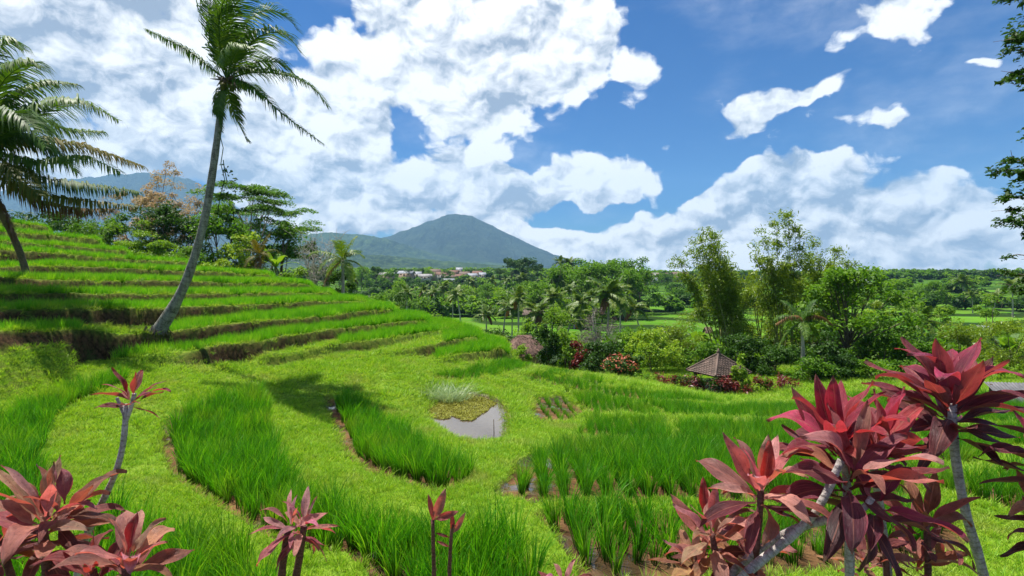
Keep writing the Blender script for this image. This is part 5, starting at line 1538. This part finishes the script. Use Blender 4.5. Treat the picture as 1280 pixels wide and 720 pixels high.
# hip roofed pavilion
def hip_roof(parent, w, dpt, z0, h, mat, rows=13, over=0.0, tile=.16):
    """a tiled hip roof: every course is laid with separate lapped tiles"""
    tb_, core = MB(), MB()
    c = np.array([[-w / 2, -dpt / 2, z0], [w / 2, -dpt / 2, z0], [w / 2, dpt / 2, z0], [-w / 2, dpt / 2, z0]])
    ap = np.array([0, 0, z0 + h])
    core.add(np.concatenate([c, [ap]]) - [0, 0, .03], [[[0, 1, 4], [1, 2, 4], [2, 3, 4], [3, 0, 4]], [[3, 2, 1, 0]]])
    r = np.random.default_rng(9)
    for f in range(4):
        a, b = c[f], c[(f + 1) % 4]
        nrm = np.cross(b - a, ap - a); nrm /= np.linalg.norm(nrm)
        for k_ in range(rows):
            t0, t1 = k_ / rows, min(1, (k_ + 1.35) / rows)
            l0, r0 = a + (ap - a) * t0, b + (ap - b) * t0
            W = np.linalg.norm(r0 - l0); n = max(1, int(W / tile))
            l1, r1 = a + (ap - a) * t1, b + (ap - b) * t1
            for i in range(n):
                u0, u1 = (i + .04) / n, (i + .96) / n
                lift = nrm * (.035 + r.uniform(0, .012)); lo = nrm * .004
                q0, q1 = l0 + (r0 - l0) * u0 + lift, l0 + (r0 - l0) * u1 + lift
                q2 = l0 + (r0 - l0) * u1 + (ap - (a + b) / 2) * (t1 - t0) + lo; q3 = l0 + (r0 - l0) * u0 + (ap - (a + b) / 2) * (t1 - t0) + lo
                if u0 < .02 or u1 > .98:
                    q2 = l1 + (r1 - l1) * min(1, u1) + lo; q3 = l1 + (r1 - l1) * max(0, u0) + lo
                m0 = (q0 + q1) / 2 + nrm * .02
                d_ = -nrm * .03
                tb_.add([q0, m0, q1, q2, (q2 + q3) / 2 + nrm * .015, q3, q0 + d_, q1 + d_], [[[0, 1, 4, 5], [1, 2, 3, 4], [6, 7, 2, 0]]])
    core.build('roof_deck', MAT['wood_dark'], parent)
    o = tb_.build('roof_tiles', MAT[mat], parent); o['kind'] = 'stuff'
    for f in range(4):
        rb = MB(); p = np.linspace(c[f] + [0, 0, .05], ap + [0, 0, .06], 12)
        rb.tube(p, .055, 6); rb.build('ridge_cap', MAT[mat], parent)
m = MAT['tile_clay']
PD = 29.0
pav_x = (898 - HX) / FPX * PD
pz = land(pav_x, PD)
pav = empty('pavilion', (pav_x, PD, pz), .42)
tag(pav, 'small open pavilion with a brown tiled hip roof among dark red plants', 'pavilion')
eave = CAMZ - (465 - HY) / FPX * PD - pz
hip_roof(pav, 2.35, 2.05, eave, CAMZ - (443 - HY) / FPX * PD - pz - eave, 'tile_clay')
fb = MB(); fb.tube(np.array([[0, 0, 0], [0, 0, .1], [0, 0, .16], [0, 0, .24], [0, 0, .36]]) + [0, 0, CAMZ - (444 - HY) / FPX * PD - pz], [.09, .07, .10, .05, .01], 8); fb.build('finial', MAT['tile_clay'], pav)
for sx in (-1, 1):
    for sy in (-1, 1):
        pb = MB(); pb.box((sx * .85, sy * .72, eave / 2), (.11, .11, eave + .1)); pb.build('post', MAT['wood_dark'], pav)
pb = MB(); pb.box((0, 0, .12), (2.0, 1.75, .5)); pb.build('plinth', MAT['stone_grey'], pav)
pb = MB(); pb.box((0, .1, .42), (1.8, 1.4, .07)); pb.build('bench_floor', MAT['wood_dark'], pav)
for (s, a_) in ((-1, 0), (1, 0)):
    pb = MB(); pb.box((0, s * .72, eave - .12), (1.9, .09, .12)); pb.build('beam', MAT['wood_dark'], pav)

# hut with reddish thatch beyond the terraces
HD = 37.0
hx = (655 - HX) / FPX * HD
hz = land(hx, HD)
hut = empty('thatched_hut', (hx, HD, hz), .2)
tag(hut, 'hut with a reddish brown thatched roof half hidden by bushes beyond the terraces', 'hut')
ztop = CAMZ - (419 - HY) / FPX * HD - hz; zev = CAMZ - (441 - HY) / FPX * HD - hz
th = MB()
nr_, ns = 9, 28
V = []
for i in range(nr_):
    t = i / (nr_ - 1)
    for j in range(ns):
        a = 2 * math.pi * j / ns
        ca, sa = math.cos(a), math.sin(a)
        sq = (abs(ca) ** 4 + abs(sa) ** 4) ** -.25
        rr = 1 - t ** 1.25 + .03 * vnoise(np.array([j * 1.3]), np.array([i * 2.1]))[0]
        V.append([ca * sq * (1.25 * rr + .35 * t), sa * sq * 1.15 * rr * (1 - .2 * t), zev + (ztop - zev) * t ** .8 + .03 * random.random()])
qd = [[i * ns + j, i * ns + (j + 1) % ns, (i + 1) * ns + (j + 1) % ns, (i + 1) * ns + j] for i in range(nr_ - 1) for j in range(ns)]
th.add(V, [qd])
th.build('roof', MAT['thatch'], hut)
fr_ = MB()
rr_ = np.random.default_rng(3)
a_ = rr_.uniform(0, 6.28, 260)
cst = np.stack([np.cos(a_) * 1.4, np.sin(a_) * 1.3, np.full(260, zev - .06)], 1)
fr_.leaves(cst, .3, .1, .12, .4, dirs=np.tile([0, 0, -1.0], (260, 1)), r=rr_)
a_ = rr_.uniform(0, 6.28, 900); t2 = rr_.uniform(0, .95, 900)
sq = (np.abs(np.cos(a_)) ** 4 + np.abs(np.sin(a_)) ** 4) ** -.25
r2 = 1 - t2 ** 1.25
cst = np.stack([np.cos(a_) * sq * (1.27 * r2 + .36 * t2), np.sin(a_) * sq * 1.17 * r2 * (1 - .2 * t2), zev + (ztop - zev) * t2 ** .8 + .03], 1)
fr_.leaves(cst, .26, .7, .10, .4, dirs=np.stack([np.cos(a_) * 1.6, np.sin(a_) * 1.6, np.full(900, -1.2)], 1), r=rr_)
t_ = fr_.build('thatch_fringe', MAT['thatch'], hut)
wb = MB(); wb.box((0, 0, zev / 2), (1.9, 1.6, zev + .3)); wb.build('wall', MAT['wall_tan'], hut)

# grey corrugated roof at the right edge
SD = 21.0
sx_ = (1292 - HX) / FPX * SD
shed = empty('shed', (sx_, SD, land(sx_, SD)), -.15)
tag(shed, 'low shed with a grey corrugated roof at the right edge behind the tall red plant', 'shed')
zr = CAMZ - (483 - HY) / FPX * SD - land(sx_, SD); zf = CAMZ - (503 - HY) / FPX * SD - land(sx_, SD)
cm = MB()
nx_ = 81
xx = np.linspace(-1.2, 1.2, nx_); wv = .018 * np.sin(xx / 2.4 * 2 * np.pi * 20)
V = np.concatenate([np.stack([xx, np.full(nx_, -.55), zf + wv], 1), np.stack([xx, np.full(nx_, .75), zr + wv], 1)])
V = np.concatenate([V, V - [0, 0, .012]])
q0 = [[i, i + 1, nx_ + i + 1, nx_ + i] for i in range(nx_ - 1)] + [[2 * nx_ + i + 1, 2 * nx_ + i, 3 * nx_ + i, 3 * nx_ + i + 1] for i in range(nx_ - 1)] + [[i + 1, i, 2 * nx_ + i, 2 * nx_ + i + 1] for i in range(nx_ - 1)]
cm.add(V, [q0]); cm.build('roof', MAT['old_sheet'], shed)
for ax in (-1.05, 1.05):
    for ay, zz in ((-.4, zf), (.6, zr)):
        pb = MB(); pb.box((ax, ay, zz / 2 - .1), (.08, .08, zz + .1)); pb.build('post', MAT['wood_dark'], shed)
pb = MB(); pb.box((0, .55, zr / 2 - .1), (2.0, .05, zr - .1)); pb.build('wall', MAT['wall_tan'], shed)

# white shrine post in the right hand fields
sh_d = 210
sxx = (1168 - HX) / FPX * sh_d
shr = empty('field_shrine', (sxx, sh_d, land(sxx, sh_d)))
tag(shr, 'slim white shrine pillar in the far terraces on the right', 'shrine')
pb = MB(); pb.box((0, 0, .5), (1.1, 1.1, 1.2)); pb.build('base', MAT['stone_grey'], shr)
pb = MB(); pb.box((0, 0, 2.3), (.6, .6, 2.4)); pb.build('pillar', MAT['wall_white'], shr)
pb = MB(); pb.add([[-.6, -.6, 3.5], [.6, -.6, 3.5], [.6, .6, 3.5], [-.6, .6, 3.5], [0, 0, 4.4]], [[[0, 1, 4], [1, 2, 4], [2, 3, 4], [3, 0, 4]], [[3, 2, 1, 0]]]); pb.build('roof', MAT['wood_dark'], shr)

# ================================================================ pond growth
pr = np.random.default_rng(41)
pxx = pr.uniform(530, 634, 13000); pyy = pr.uniform(492, 533, 13000)
edge = np.interp(pxx, [540, 552, 566, 580, 592, 600, 606, 612, 620, 628], [521, 523, 522, 525, 524, 521, 516, 511, 507, 505]) + fbm(pxx * .09, pyy * .09, 3, 71) * 9
ok = in_poly(pxx, pyy, POND) & (pyy < edge)
dd = (CAMZ - POND_Z) * FPX / (pyy[ok] - HY)
C = np.stack([(pxx[ok] - HX) / FPX * dd, dd, np.full(ok.sum(), POND_Z + .012)], 1)
C[:, 2] += pr.uniform(0, .012, len(C))
mb = MB(); mb.leaves(C, .05, 2.2, .8, .5, r=pr)
o = mb.build('floating_weed', MAT['moss_leaf']); tag(o, 'olive green floating weed covering the back of the pond', 'pond weed', None, 'stuff')
rd = empty('reed_clump', (0, 0, 0))
rx, ry = float((556 - HX) / FPX * 17.6), 17.6
rd.location = (rx, ry, land(rx, ry))
tag(rd, 'clump of tall pale grass on the back edge of the pond', 'reeds')
for i in range(9):
    b_ = blades(70, .50, .95, .30, .017, .7, 4, pr, .9, (.05, 0))
    o = b_.build('grass_tuft', MAT['reed_leaf'], rd, (pr.uniform(-.75, .65), pr.uniform(-.35, .35), 0.0))
stp = empty('bamboo_stake', tuple(at(617, 549, (CAMZ - POND_Z) * FPX / (549 - HY))))
stp.location.z = POND_Z - .15
tag(stp, 'thin dark stake standing in the right side of the pond', 'stake')
b_ = MB(); b_.tube([[0, 0, 0], [.01, 0, .3], [.0, 0, .62]], [.012, .011, .009], 6); b_.build('pole', MAT['brown_bark'], stp)

# ================================================================ dark red cordylines at the pavilion
def cordy_mat():
    m, k, out = material('cordyline_leaf')
    oc = k.n('ShaderNodeObjectInfo')
    uv = k.n('ShaderNodeSeparateXYZ', {0: k.n('ShaderNodeUVMap').outputs[0]})
    u, v_ = uv.outputs[0], uv.outputs[1]
    tc = k.n('ShaderNodeTexCoord').outputs['Object']
    cu = k.m('ABSOLUTE', k.m('SUBTRACT', u, .5))
    rnd = oc.outputs['Random']
    # veins run obliquely from the midrib
    vein = k.noise(k.n('ShaderNodeCombineXYZ', {0: k.m('ADD', k.m('MULTIPLY', cu, 26.0), k.m('MULTIPLY', v_, -6.0)), 1: k.m('MULTIPLY', v_, 1.6), 2: k.m('MULTIPLY', rnd, 30)}).outputs[0], 2.4, 3, .6)
    blot = k.noise(tc, 3.2, 5, .62)
    base = oc.outputs['Color']
    dark = k.mix(1.0, base, (.42, .35, .42), 'MULTIPLY')
    lite = k.mix(.42, base, (.50, .19, .21))
    c = k.mix(k.ramp(blot, .32, .68), base, dark)
    c = k.mix(k.m('MULTIPLY', k.ramp(vein, .42, .66), .6), c, lite)
    c = k.mix(k.m('MULTIPLY', k.ramp(cu, .40, .5), .55), c, k.mix(.5, base, (.62, .10, .14)))
    c = k.mix(k.m('MULTIPLY', k.ramp(cu, .045, .015), .55), c, (.45, .17, .12))
    # dry brown flecks near the tip of some leaves
    fl_ = k.m('MULTIPLY', k.ramp(k.noise(tc, 9, 4, .65), .60, .66), k.ramp(v_, .35, .95))
    c = k.mix(k.m('MULTIPLY', fl_, .7), c, (.20, .12, .06))
    tipb = k.ramp(k.m('ADD', v_, k.m('MULTIPLY', k.m('SUBTRACT', k.noise(tc, 7, 4, .6), .5), .35)), .93, .99)
    c = k.mix(k.m('MULTIPLY', tipb, k.m('ADD', .35, k.m('MULTIPLY', rnd, .6))), c, (.16, .095, .05))
    spots = k.ramp(k.noise(tc, 26, 3, .5), .66, .70)
    c = k.mix(k.m('MULTIPLY', spots, .55), c, (.10, .05, .03))
    back = k.n('ShaderNodeNewGeometry').outputs['Backfacing']
    c = k.mix(k.m('MULTIPLY', back, .25), c, (.42, .16, .15))
    b = k.n('ShaderNodeBsdfPrincipled', {'Base Color': c, 'Roughness': k.m('ADD', .36, k.m('MULTIPLY', blot, .24)), 'Specular IOR Level': .5})
    bp = k.n('ShaderNodeBump', {'Strength': .9, 'Distance': .008, 'Height': vein})
    k.put(b.inputs['Normal'], bp)
    t = k.n('ShaderNodeBsdfTranslucent', {0: k.mix(1.0, c, (1.5, .65, .5), 'MULTIPLY')})
    mx = k.n('ShaderNodeMixShader', {0: .30, 1: b, 2: t})
    k.nt.links.new(mx.outputs[0], out.inputs[0])
    return m
cordy_mat()

def cordy_leaf(seed, width=.24, curl=.5, fold=.45, wave=.03):
    """one blade of unit length along +Y, its face up +Z"""
    r = np.random.default_rng(seed)
    nl_, nw = 13, 6
    ph = r.uniform(0, 6.28)
    V, U = [], []
    ang = 0.0; p = np.array([0.0, 0.0, 0.0])
    for i in range(nl_ + 1):
        t = i / nl_
        w = width * .5 * (np.sin(np.pi * min(1, max(0, (t - .10) / .90)) ** .82) ** .85 if t > .10 else 0)
        w = max(w, .022 * (1 - t) + (.0 if t < 1 else 0))
        tw = .35 * math.sin(ph) * t
        for j in range(nw + 1):
            s = j / nw * 2 - 1
            f = fold * (1 - .6 * t)
            x = w * s * math.cos(f * .8)
            zz = w * abs(s) ** 1.3 * math.sin(f) + wave * 1.5 * (abs(s) ** 2) * math.sin(9 * t + ph + (1.3 if s > 0 else 0)) * (t > .15)
            n = np.array([0, -math.sin(ang), math.cos(ang)])
            xx = x * math.cos(tw) - zz * math.sin(tw); z2 = x * math.sin(tw) + zz * math.cos(tw)
            V.append(p + np.array([xx, 0, 0]) + n * z2)
            U.append((j / nw, t))
        st = 1 / nl_
        ang -= curl * st * (.5 + 1.2 * t)
        p = p + np.array([0, math.cos(ang), math.sin(ang)]) * st
    me = mesh_np('leaf', V, [grid_polys(nl_ + 1, nw + 1)], [MAT['cordyline_leaf']], U, smooth=True)
    return me
CL = [cordy_leaf(500 + i, w, c, f, wv) for i, (w, c, f, wv) in enumerate([
    (.24, .35, .5, .020), (.27, .7, .4, .030), (.22, 1.1, .5, .020), (.29, .2, .6, .030), (.25, .9, .3, .035), (.21, .5, .7, .015), (.30, 1.4, .35, .035), (.26, -.25, .55, .025)])]
CLN = [cordy_leaf(520 + i, w, c, f, .015) for i, (w, c, f) in enumerate([(.16, .5, .5), (.18, 1.0, .4), (.15, .2, .6)])]

def leaf_at(root, origin, base, tip, up, mesh, color, L=None, roll=0.0):
    """place one leaf from base towards tip (world points), face turned towards 'up'"""
    y = Vector(tip) - Vector(base)
    ln = y.length if L is None else L
    y.normalize()
    z = Vector(up) - y * Vector(up).dot(y)
    if z.length < .05: z = Vector((0, -1, .2)) - y * Vector((0, -1, .2)).dot(y)
    z.normalize()
    x = y.cross(z)
    Mx = Matrix((x, y, z)).transposed().to_4x4()
    if roll: Mx = Mx @ Matrix.Rotation(roll, 4, 'Y')
    o = bpy.data.objects.new('leaf', mesh)
    COL.objects.link(o)
    o.parent = root
    o.matrix_local = Matrix.Translation(Vector(base) - Vector(origin)) @ Mx @ Matrix.Diagonal((ln, ln, ln, 1))
    o.color = tuple(color) + (1,)
    return o

def rosette(root, origin, c, n, L0, L1, pal, seed, axis=(0, 0, 1), inner=.18, outer=1.75, stem=.10, meshes=None, px_=None):
    """spiral of leaves: young ones upright and bright in the middle, old ones hanging below"""
    r = np.random.default_rng(seed)
    ax = Vector(axis).normalized()
    ex = ax.orthogonal().normalized(); ey = ax.cross(ex)
    meshes = meshes or CL
    for i in range(n):
        k_ = i / max(1, n - 1)
        a = i * 2.39996 + r.uniform(-.3, .3)
        inc = inner + (outer - inner) * k_ ** .85 + r.uniform(-.12, .12)
        h = ex * math.cos(a) + ey * math.sin(a)
        d_ = ax * math.cos(inc) + h * math.sin(inc)
        d_ += Vector((0, 0, -.10 * k_))
        L = .86 * (L0 + (L1 - L0) * math.sin(math.pi * min(1, .15 + .75 * k_))) * r.uniform(.85, 1.12)
        b = Vector(c) - ax * (stem * k_) + h * .012
        col = np.array(pal[min(len(pal) - 1, int(k_ * len(pal) + r.uniform(-.35, .35)) if k_ * len(pal) > .3 else 0)])
        col = np.clip(col * r.uniform(.6, 1.3) * np.array([1, r.uniform(.7, 1.5), r.uniform(.7, 1.3)]), 0, .9)
        up = ax * 1.0 - h * math.cos(inc) * .9
        leaf_at(root, origin, b, b + d_, ax * math.sin(inc) - h * math.cos(inc) + Vector((0, 0, .15)), meshes[int(r.integers(len(meshes)))], col, L, r.normal(0, .28))

def stems(root, origin, lst, mat, d):
    for pts in lst:
        P_ = [at(a[0], a[1], d + (a[3] if len(a) > 3 else 0)) for a in pts]
        n = len(P_)
        t = np.linspace(0, 1, n); tt = np.linspace(0, 1, 18)
        arr = np.array([tuple(p) for p in P_]) - np.array(origin)
        c = np.stack([np.interp(tt, t, arr[:, i]) for i in range(3)], 1)
        for _ in range(2): c[1:-1] = (c[:-2] + 2 * c[1:-1] + c[2:]) / 4
        w = np.interp(tt, t, [a[2] / 2 / FPX * d for a in pts])
        w = w * (1 + .06 * np.sin(np.arange(18) * 2.3))
        mb = MB(); mb.tube(c, w, 10)
        mb.build('stem', MAT[mat], root, smooth=True)

PINK = [(.68, .055, .12), (.56, .045, .09), (.36, .05, .07), (.18, .028, .04)]
MAROON = [(.42, .05, .105), (.27, .04, .065), (.15, .026, .042), (.07, .014, .022)]
SHEEN_PINK = [(.80, .38, .32), (.74, .30, .25), (.56, .18, .15), (.22, .05, .045)]  # here and the next two palettes: leaf sheen mixed into the colour
BROWN = [(.76, .38, .28), (.70, .32, .23), (.50, .19, .13), (.18, .05, .035)]
ROSE = [(.82, .34, .34), (.70, .24, .26), (.46, .11, .13)]

def plant(label, px, d, stem_list, mat, extra=()):
    x = (px - HX) / FPX * d
    o = (x, d, land(x, d))
    root = empty('cordyline', o)
    tag(root, label, 'cordyline', 'red leaved plants in the foreground')
    lst = []
    for s in stem_list:
        s = list(s)
        bx, by = s[0][0], s[0][1]
        dd_ = s[0][3] if len(s[0]) > 3 else 0
        gx = (bx - HX) / FPX * (d + dd_)
        g = land(gx, d + dd_) - .03
        yb = HY + (CAMZ - g) * FPX / (d + dd_)
        if by > 700 and yb > by + 4: s = [(bx + (s[0][0] - s[1][0]) * .4, yb, s[0][2] * 1.1, dd_)] + s
        lst.append(s)
    stems(root, o, lst, mat, d)
    return root, o

# tall dark red plant
ro, og = plant('tall cordyline with one big dark crimson head on a grey stem at the right', 1232, 2.3, [[(1236, 740, 12), (1222, 690, 11.5), (1206, 640, 11), (1197, 590, 11), (1191, 550, 11.5), (1190, 505, 10)]], 'grey_bark')
rosette(ro, og, at(1188, 494, 2.3), 44, .25, .36, MAROON, 1, (-.05, -.12, 1), .12, 1.62, .17)
# centre plant: pink head
ro, og = plant('cordyline with a bright pink red upright head left of the tall dark red one', 1055, 2.15, [[(1062, 740, 12), (1062, 690, 11), (1060, 640, 10), (1058, 590, 10), (1052, 548, 10)], [(1112, 740, 11, .1), (1106, 680, 10, .1), (1098, 620, 10, .05), (1088, 560, 9, 0)]], 'grey_bark')
rosette(ro, og, at(1046, 552, 2.15), 20, .24, .34, PINK, 2, (-.18, -.15, 1), .12, 1.25, .08)
rosette(ro, og, at(1098, 556, 2.2), 16, .22, .32, PINK, 3, (.12, -.1, 1), .10, 1.1, .08)
# front centre plant: dusky head on the bent grey stems
ro, og = plant('cordyline with a dusky drooping head carried on two bent pale grey stems', 925, 2.0, [[(905, 742, 12.5), (930, 718, 12), (962, 692, 11.5), (998, 664, 11), (1026, 634, 10.5), (1042, 596, 10), (1052, 575, 9)], [(895, 735, 11, .06), (918, 712, 11, .06), (945, 690, 10.5, .06), (985, 662, 11, .04), (1035, 648, 10, 0), (1075, 645, 9, -.02), (1090, 622, 8, -.02)]], 'grey_bark')
rosette(ro, og, at(1066, 590, 2.0), 22, .22, .34, SHEEN_PINK[1:] + MAROON[2:], 4, (.1, -.25, 1), .25, 1.85, .12)
rosette(ro, og, at(1100, 628, 2.0), 9, .18, .30, MAROON, 5, (.35, -.3, 1), .5, 1.9, .1)
# dusty pink heads on the left of that group
ro, og = plant('cordyline with a dusty pink head and one orange red leaf left of the bent stems', 945, 2.05, [[(940, 742, 8), (945, 690, 8), (950, 640, 8), (951, 612, 8)]], 'red_stem')
rosette(ro, og, at(951, 606, 2.05), 20, .18, .28, SHEEN_PINK, 6, (-.02, -.25, 1), .15, 1.75, .1)
leaf_at(ro, og, at(953, 608, 2.0), at(964, 556, 1.99), (0, -1, .1), CL[3], (.55, .05, .02), .17)
ro, og = plant('low bushy cordyline with brownish pink leaves at the bottom left of the right hand group', 888, 2.1, [[(900, 742, 8), (896, 700, 8), (890, 668, 7)], [(872, 742, 7), (872, 705, 7), (870, 690, 6)]], 'red_stem')
rosette(ro, og, at(890, 662, 2.1), 24, .14, .24, SHEEN_PINK[:1] + BROWN, 7, (-.15, -.25, 1), .2, 1.8, .14)
rosette(ro, og, at(866, 700, 2.1), 12, .12, .20, BROWN, 8, (-.3, -.2, 1), .3, 1.6, .1)
rosette(ro, og, at(935, 690, 2.15), 14, .14, .24, BROWN[1:], 9, (.2, -.2, 1), .3, 1.7, .1)
leaf_at(ro, og, at(878, 640, 2.05), at(880, 604, 2.05), (0, -1, .1), CL[3], (.50, .03, .03), .125)
# lower right small plant
ro, og = plant('small cordyline with orange pink leaves below the tall dark red head', 1160, 2.2, [[(1160, 742, 8), (1160, 690, 8), (1158, 655, 7)], [(1110, 742, 8), (1108, 705, 7), (1106, 690, 7)]], 'red_stem')
rosette(ro, og, at(1158, 650, 2.2), 15, .16, .26, [(.42, .15, .09), (.36, .11, .08), (.22, .05, .05)], 10, (.1, -.25, 1), .25, 1.6, .1)
rosette(ro, og, at(1150, 700, 2.2), 16, .14, .24, BROWN[1:], 11, (0, -.3, 1), .5, 1.8, .12)
rosette(ro, og, at(1085, 700, 2.25), 12, .14, .22, BROWN[1:] , 12, (0, -.3, 1), .5, 1.7, .1)
# right edge
ro, og = plant('cordyline mostly outside the right edge with maroon leaves pointing into the frame', 1318, 2.1, [[(1322, 742, 12), (1318, 680, 11), (1314, 600, 10), (1312, 560, 10)]], 'grey_bark')
rosette(ro, og, at(1312, 560, 2.1), 22, .18, .26, MAROON, 13, (-.1, -.1, 1), .4, 1.7, .16)
rosette(ro, og, at(1312, 640, 2.1), 16, .14, .22, SHEEN_PINK[1:] + MAROON, 14, (-.2, -.1, 1), .6, 1.8, .14)
# bottom left plants
ro, og = plant('large cordyline with brownish pink leaves in the bottom left corner', 60, 2.1, [[(62, 742, 13), (58, 700, 12), (52, 655, 11)], [(20, 742, 10, .1), (8, 700, 9, .1), (-4, 670, 9, .1)]], 'red_stem')
rosette(ro, og, at(54, 640, 2.1), 24, .20, .29, BROWN, 15, (.12, -.2, 1), .15, 1.8, .16)
rosette(ro, og, at(84, 630, 2.15), 13, .18, .26, [(.40, .16, .13), (.36, .12, .09), (.14, .03, .025)], 16, (.55, -.1, 1), .2, 1.3, .12)
rosette(ro, og, at(-8, 665, 2.15), 18, .16, .24, BROWN[1:], 17, (-.1, -.2, 1), .3, 1.7, .14)
ro, og = plant('low cordyline with broad dusty red leaves at the bottom beside the corner plant', 160, 1.95, [[(160, 745, 10), (158, 715, 10), (156, 700, 9)], [(120, 745, 9), (118, 720, 9), (116, 712, 8)]], 'red_stem')
rosette(ro, og, at(160, 696, 1.95), 24, .16, .25, SHEEN_PINK, 18, (.28, -.25, 1), .15, 1.65, .12)
rosette(ro, og, at(112, 715, 1.95), 16, .15, .23, [(.36, .06, .05), (.30, .05, .05), (.16, .03, .03)], 19, (-.05, -.3, 1), .2, 1.5, .1)
leaf_at(ro, og, at(160, 690, 1.9), at(168, 645, 1.9), (0, -1, .1), CL[3], (.42, .03, .03), .135)
# tall thin one
ro, og = plant('thin cordyline with a bare curved stem and a small red head above the corner plant', 95, 2.3, [[(92, 742, 9), (100, 690, 8), (118, 645, 8), (140, 605, 7.5), (152, 570, 7), (157, 535, 7), (157, 505, 6)], [(157, 528, 5), (163, 512, 5), (168, 492, 5)], [(156, 520, 5), (150, 506, 4), (146, 497, 4)]], 'grey_bark')
RED = [(.40, .06, .045), (.44, .11, .09), (.22, .03, .03)]
rosette(ro, og, at(164, 492, 2.3), 10, .10, .17, RED, 20, (.1, -.2, 1), .12, 1.5, .05)
rosette(ro, og, at(166, 498, 2.3), 6, .12, .16, [(.48, .16, .14), (.40, .07, .06)], 21, (.5, -.2, 1), .5, 1.4, .04, CLN)
# small ones along the bottom
ro, og = plant('small rose pink cordyline on two short stems at the bottom left of centre', 364, 2.6, [[(350, 742, 10), (354, 700, 9), (360, 662, 8)], [(366, 742, 10), (374, 700, 9), (380, 658, 8)]], 'red_stem')
rosette(ro, og, at(362, 652, 2.6), 15, .12, .20, ROSE, 22, (-.15, -.2, 1), .15, 2.2, .1, CLN + CL[:3])
rosette(ro, og, at(380, 650, 2.6), 14, .12, .19, ROSE, 23, (.25, -.2, 1), .2, 2.1, .1, CLN + CL[:3])
ro, og = plant('slim young cordyline with a few pale pink leaves at the bottom centre', 552, 2.6, [[(543, 742, 6), (542, 700, 5), (541, 650, 4.5)], [(562, 742, 6), (562, 705, 5), (564, 668, 4.5), (566, 655, 4)]], 'red_stem')
PALE = [(.58, .24, .20), (.52, .14, .13)]
for (b_, t_, cx, L) in [((541, 652), (558, 610), PALE[0], .165), ((541, 652), (536, 616), PALE[1], .13), ((542, 650), (572, 640), PALE[1], .125), ((565, 668), (580, 645), PALE[0], .12), ((565, 666), (566, 638), (.36, .06, .06), .10), ((562, 672), (545, 666), (.24, .035, .035), .07), ((562, 684), (546, 676), PALE[1], .07)]:
    leaf_at(ro, og, at(*b_, 2.6), at(*t_, 2.58), (.2, -.9, .4), CL[[0, 3, 5, 1][int(L * 1000) % 4]], cx, L, .1)
ro, og = plant('tips of a small pink cordyline cut by the bottom edge right of centre', 704, 2.4, [[(704, 760, 6), (704, 735, 6)]], 'red_stem')
rosette(ro, og, at(704, 728, 2.4), 8, .10, .14, ROSE, 24, (.05, -.2, 1), .3, 1.2, .03)

# dark red border plants at the foot of the pavilion
BG = 'dark red border plants at the pavilion'
def border(px, d, h, seed, mat, label):
    r = np.random.default_rng(seed)
    x = (px - HX) / FPX * d
    root = empty('border_plant', (x, d, land(x, d)))
    tag(root, label, 'border plant', BG)
    st = MB(); mb = MB()
    for j in range(6):
        b_ = np.array([r.normal(0, .18), r.normal(0, .15), 0]); e = b_ * 1.6 + [0, 0, h * .85 * r.uniform(.4, 1)]
        st.tube([b_ - [0, 0, .1], e], [.02, .012], 5)
        g = r.normal(0, 1, (46, 3)) * [.10, .10, .12]
        mb.leaves(e + g, .18, .3, .28, .3, dirs=g * 4 + [0, 0, .3], r=r)
    st.build('stem', MAT['brown_bark'], root); mb.build('foliage', MAT[mat], root)
for i, (px, d, h, mt, lab) in enumerate([
    (872, 27.6, .75, 'red_leaf', 'dark red border plant at the left front corner of the pavilion'), (886, 27.3, .8, 'dark_leaf', 'dark green border plant before the left pavilion post'),
    (905, 27.4, .9, 'red_leaf', 'tallest dark red border plant in front of the pavilion opening'), (917, 27.4, .75, 'red_leaf', 'dark red border plant left of the upright yellow orange bush'),
    (938, 27.6, .6, 'bright_leaf', 'light green border plant just right of the upright yellow orange bush'), (951, 27.8, .7, 'red_leaf', 'dark red border plant second to the right of the pavilion'),
    (964, 27.8, .65, 'tree_leaf', 'green border plant between the two dark red ones right of the pavilion'), (978, 28, .6, 'red_leaf', 'dark red border plant farthest right, near the palm with dead fronds'),
    (846, 28.2, .7, 'dark_leaf', 'dark green border plant left of the pavilion'), (834, 28.4, .6, 'red_leaf', 'dark red border plant farthest left of the pavilion'),
    (806, 28.6, .5, 'tree_leaf', 'small green border plant between the flowering shrub and the pavilion'), (858, 28, .5, 'red_leaf', 'small dark red border plant just left of the pavilion corner')]):
    border(px, d, h, 600 + i, mt, lab)
b_ = T('shrub', 925, 446, 27.8, 16, 'bright_leaf', 'brown_bark', 'upright yellow orange bush at the right corner of the pavilion', cat='shrub', ncl=16, nl=60, ls=.14, rc=.22, flat=1.1, seed=640, low=.1)

# ================================================================ air
mz, k, out = material('haze')
pv = k.n('ShaderNodeVolumePrincipled', {'Color': (.36, .67, 1.0, 1), 'Density': 1.0e-4, 'Anisotropy': .1})
k.nt.links.new(pv.outputs[0], out.inputs['Volume'])
hb = MB(); hb.box((0, 2900, 545), (16000, 7800, 1230)); o = hb.build('haze', mz); tag(o, kind='stuff')
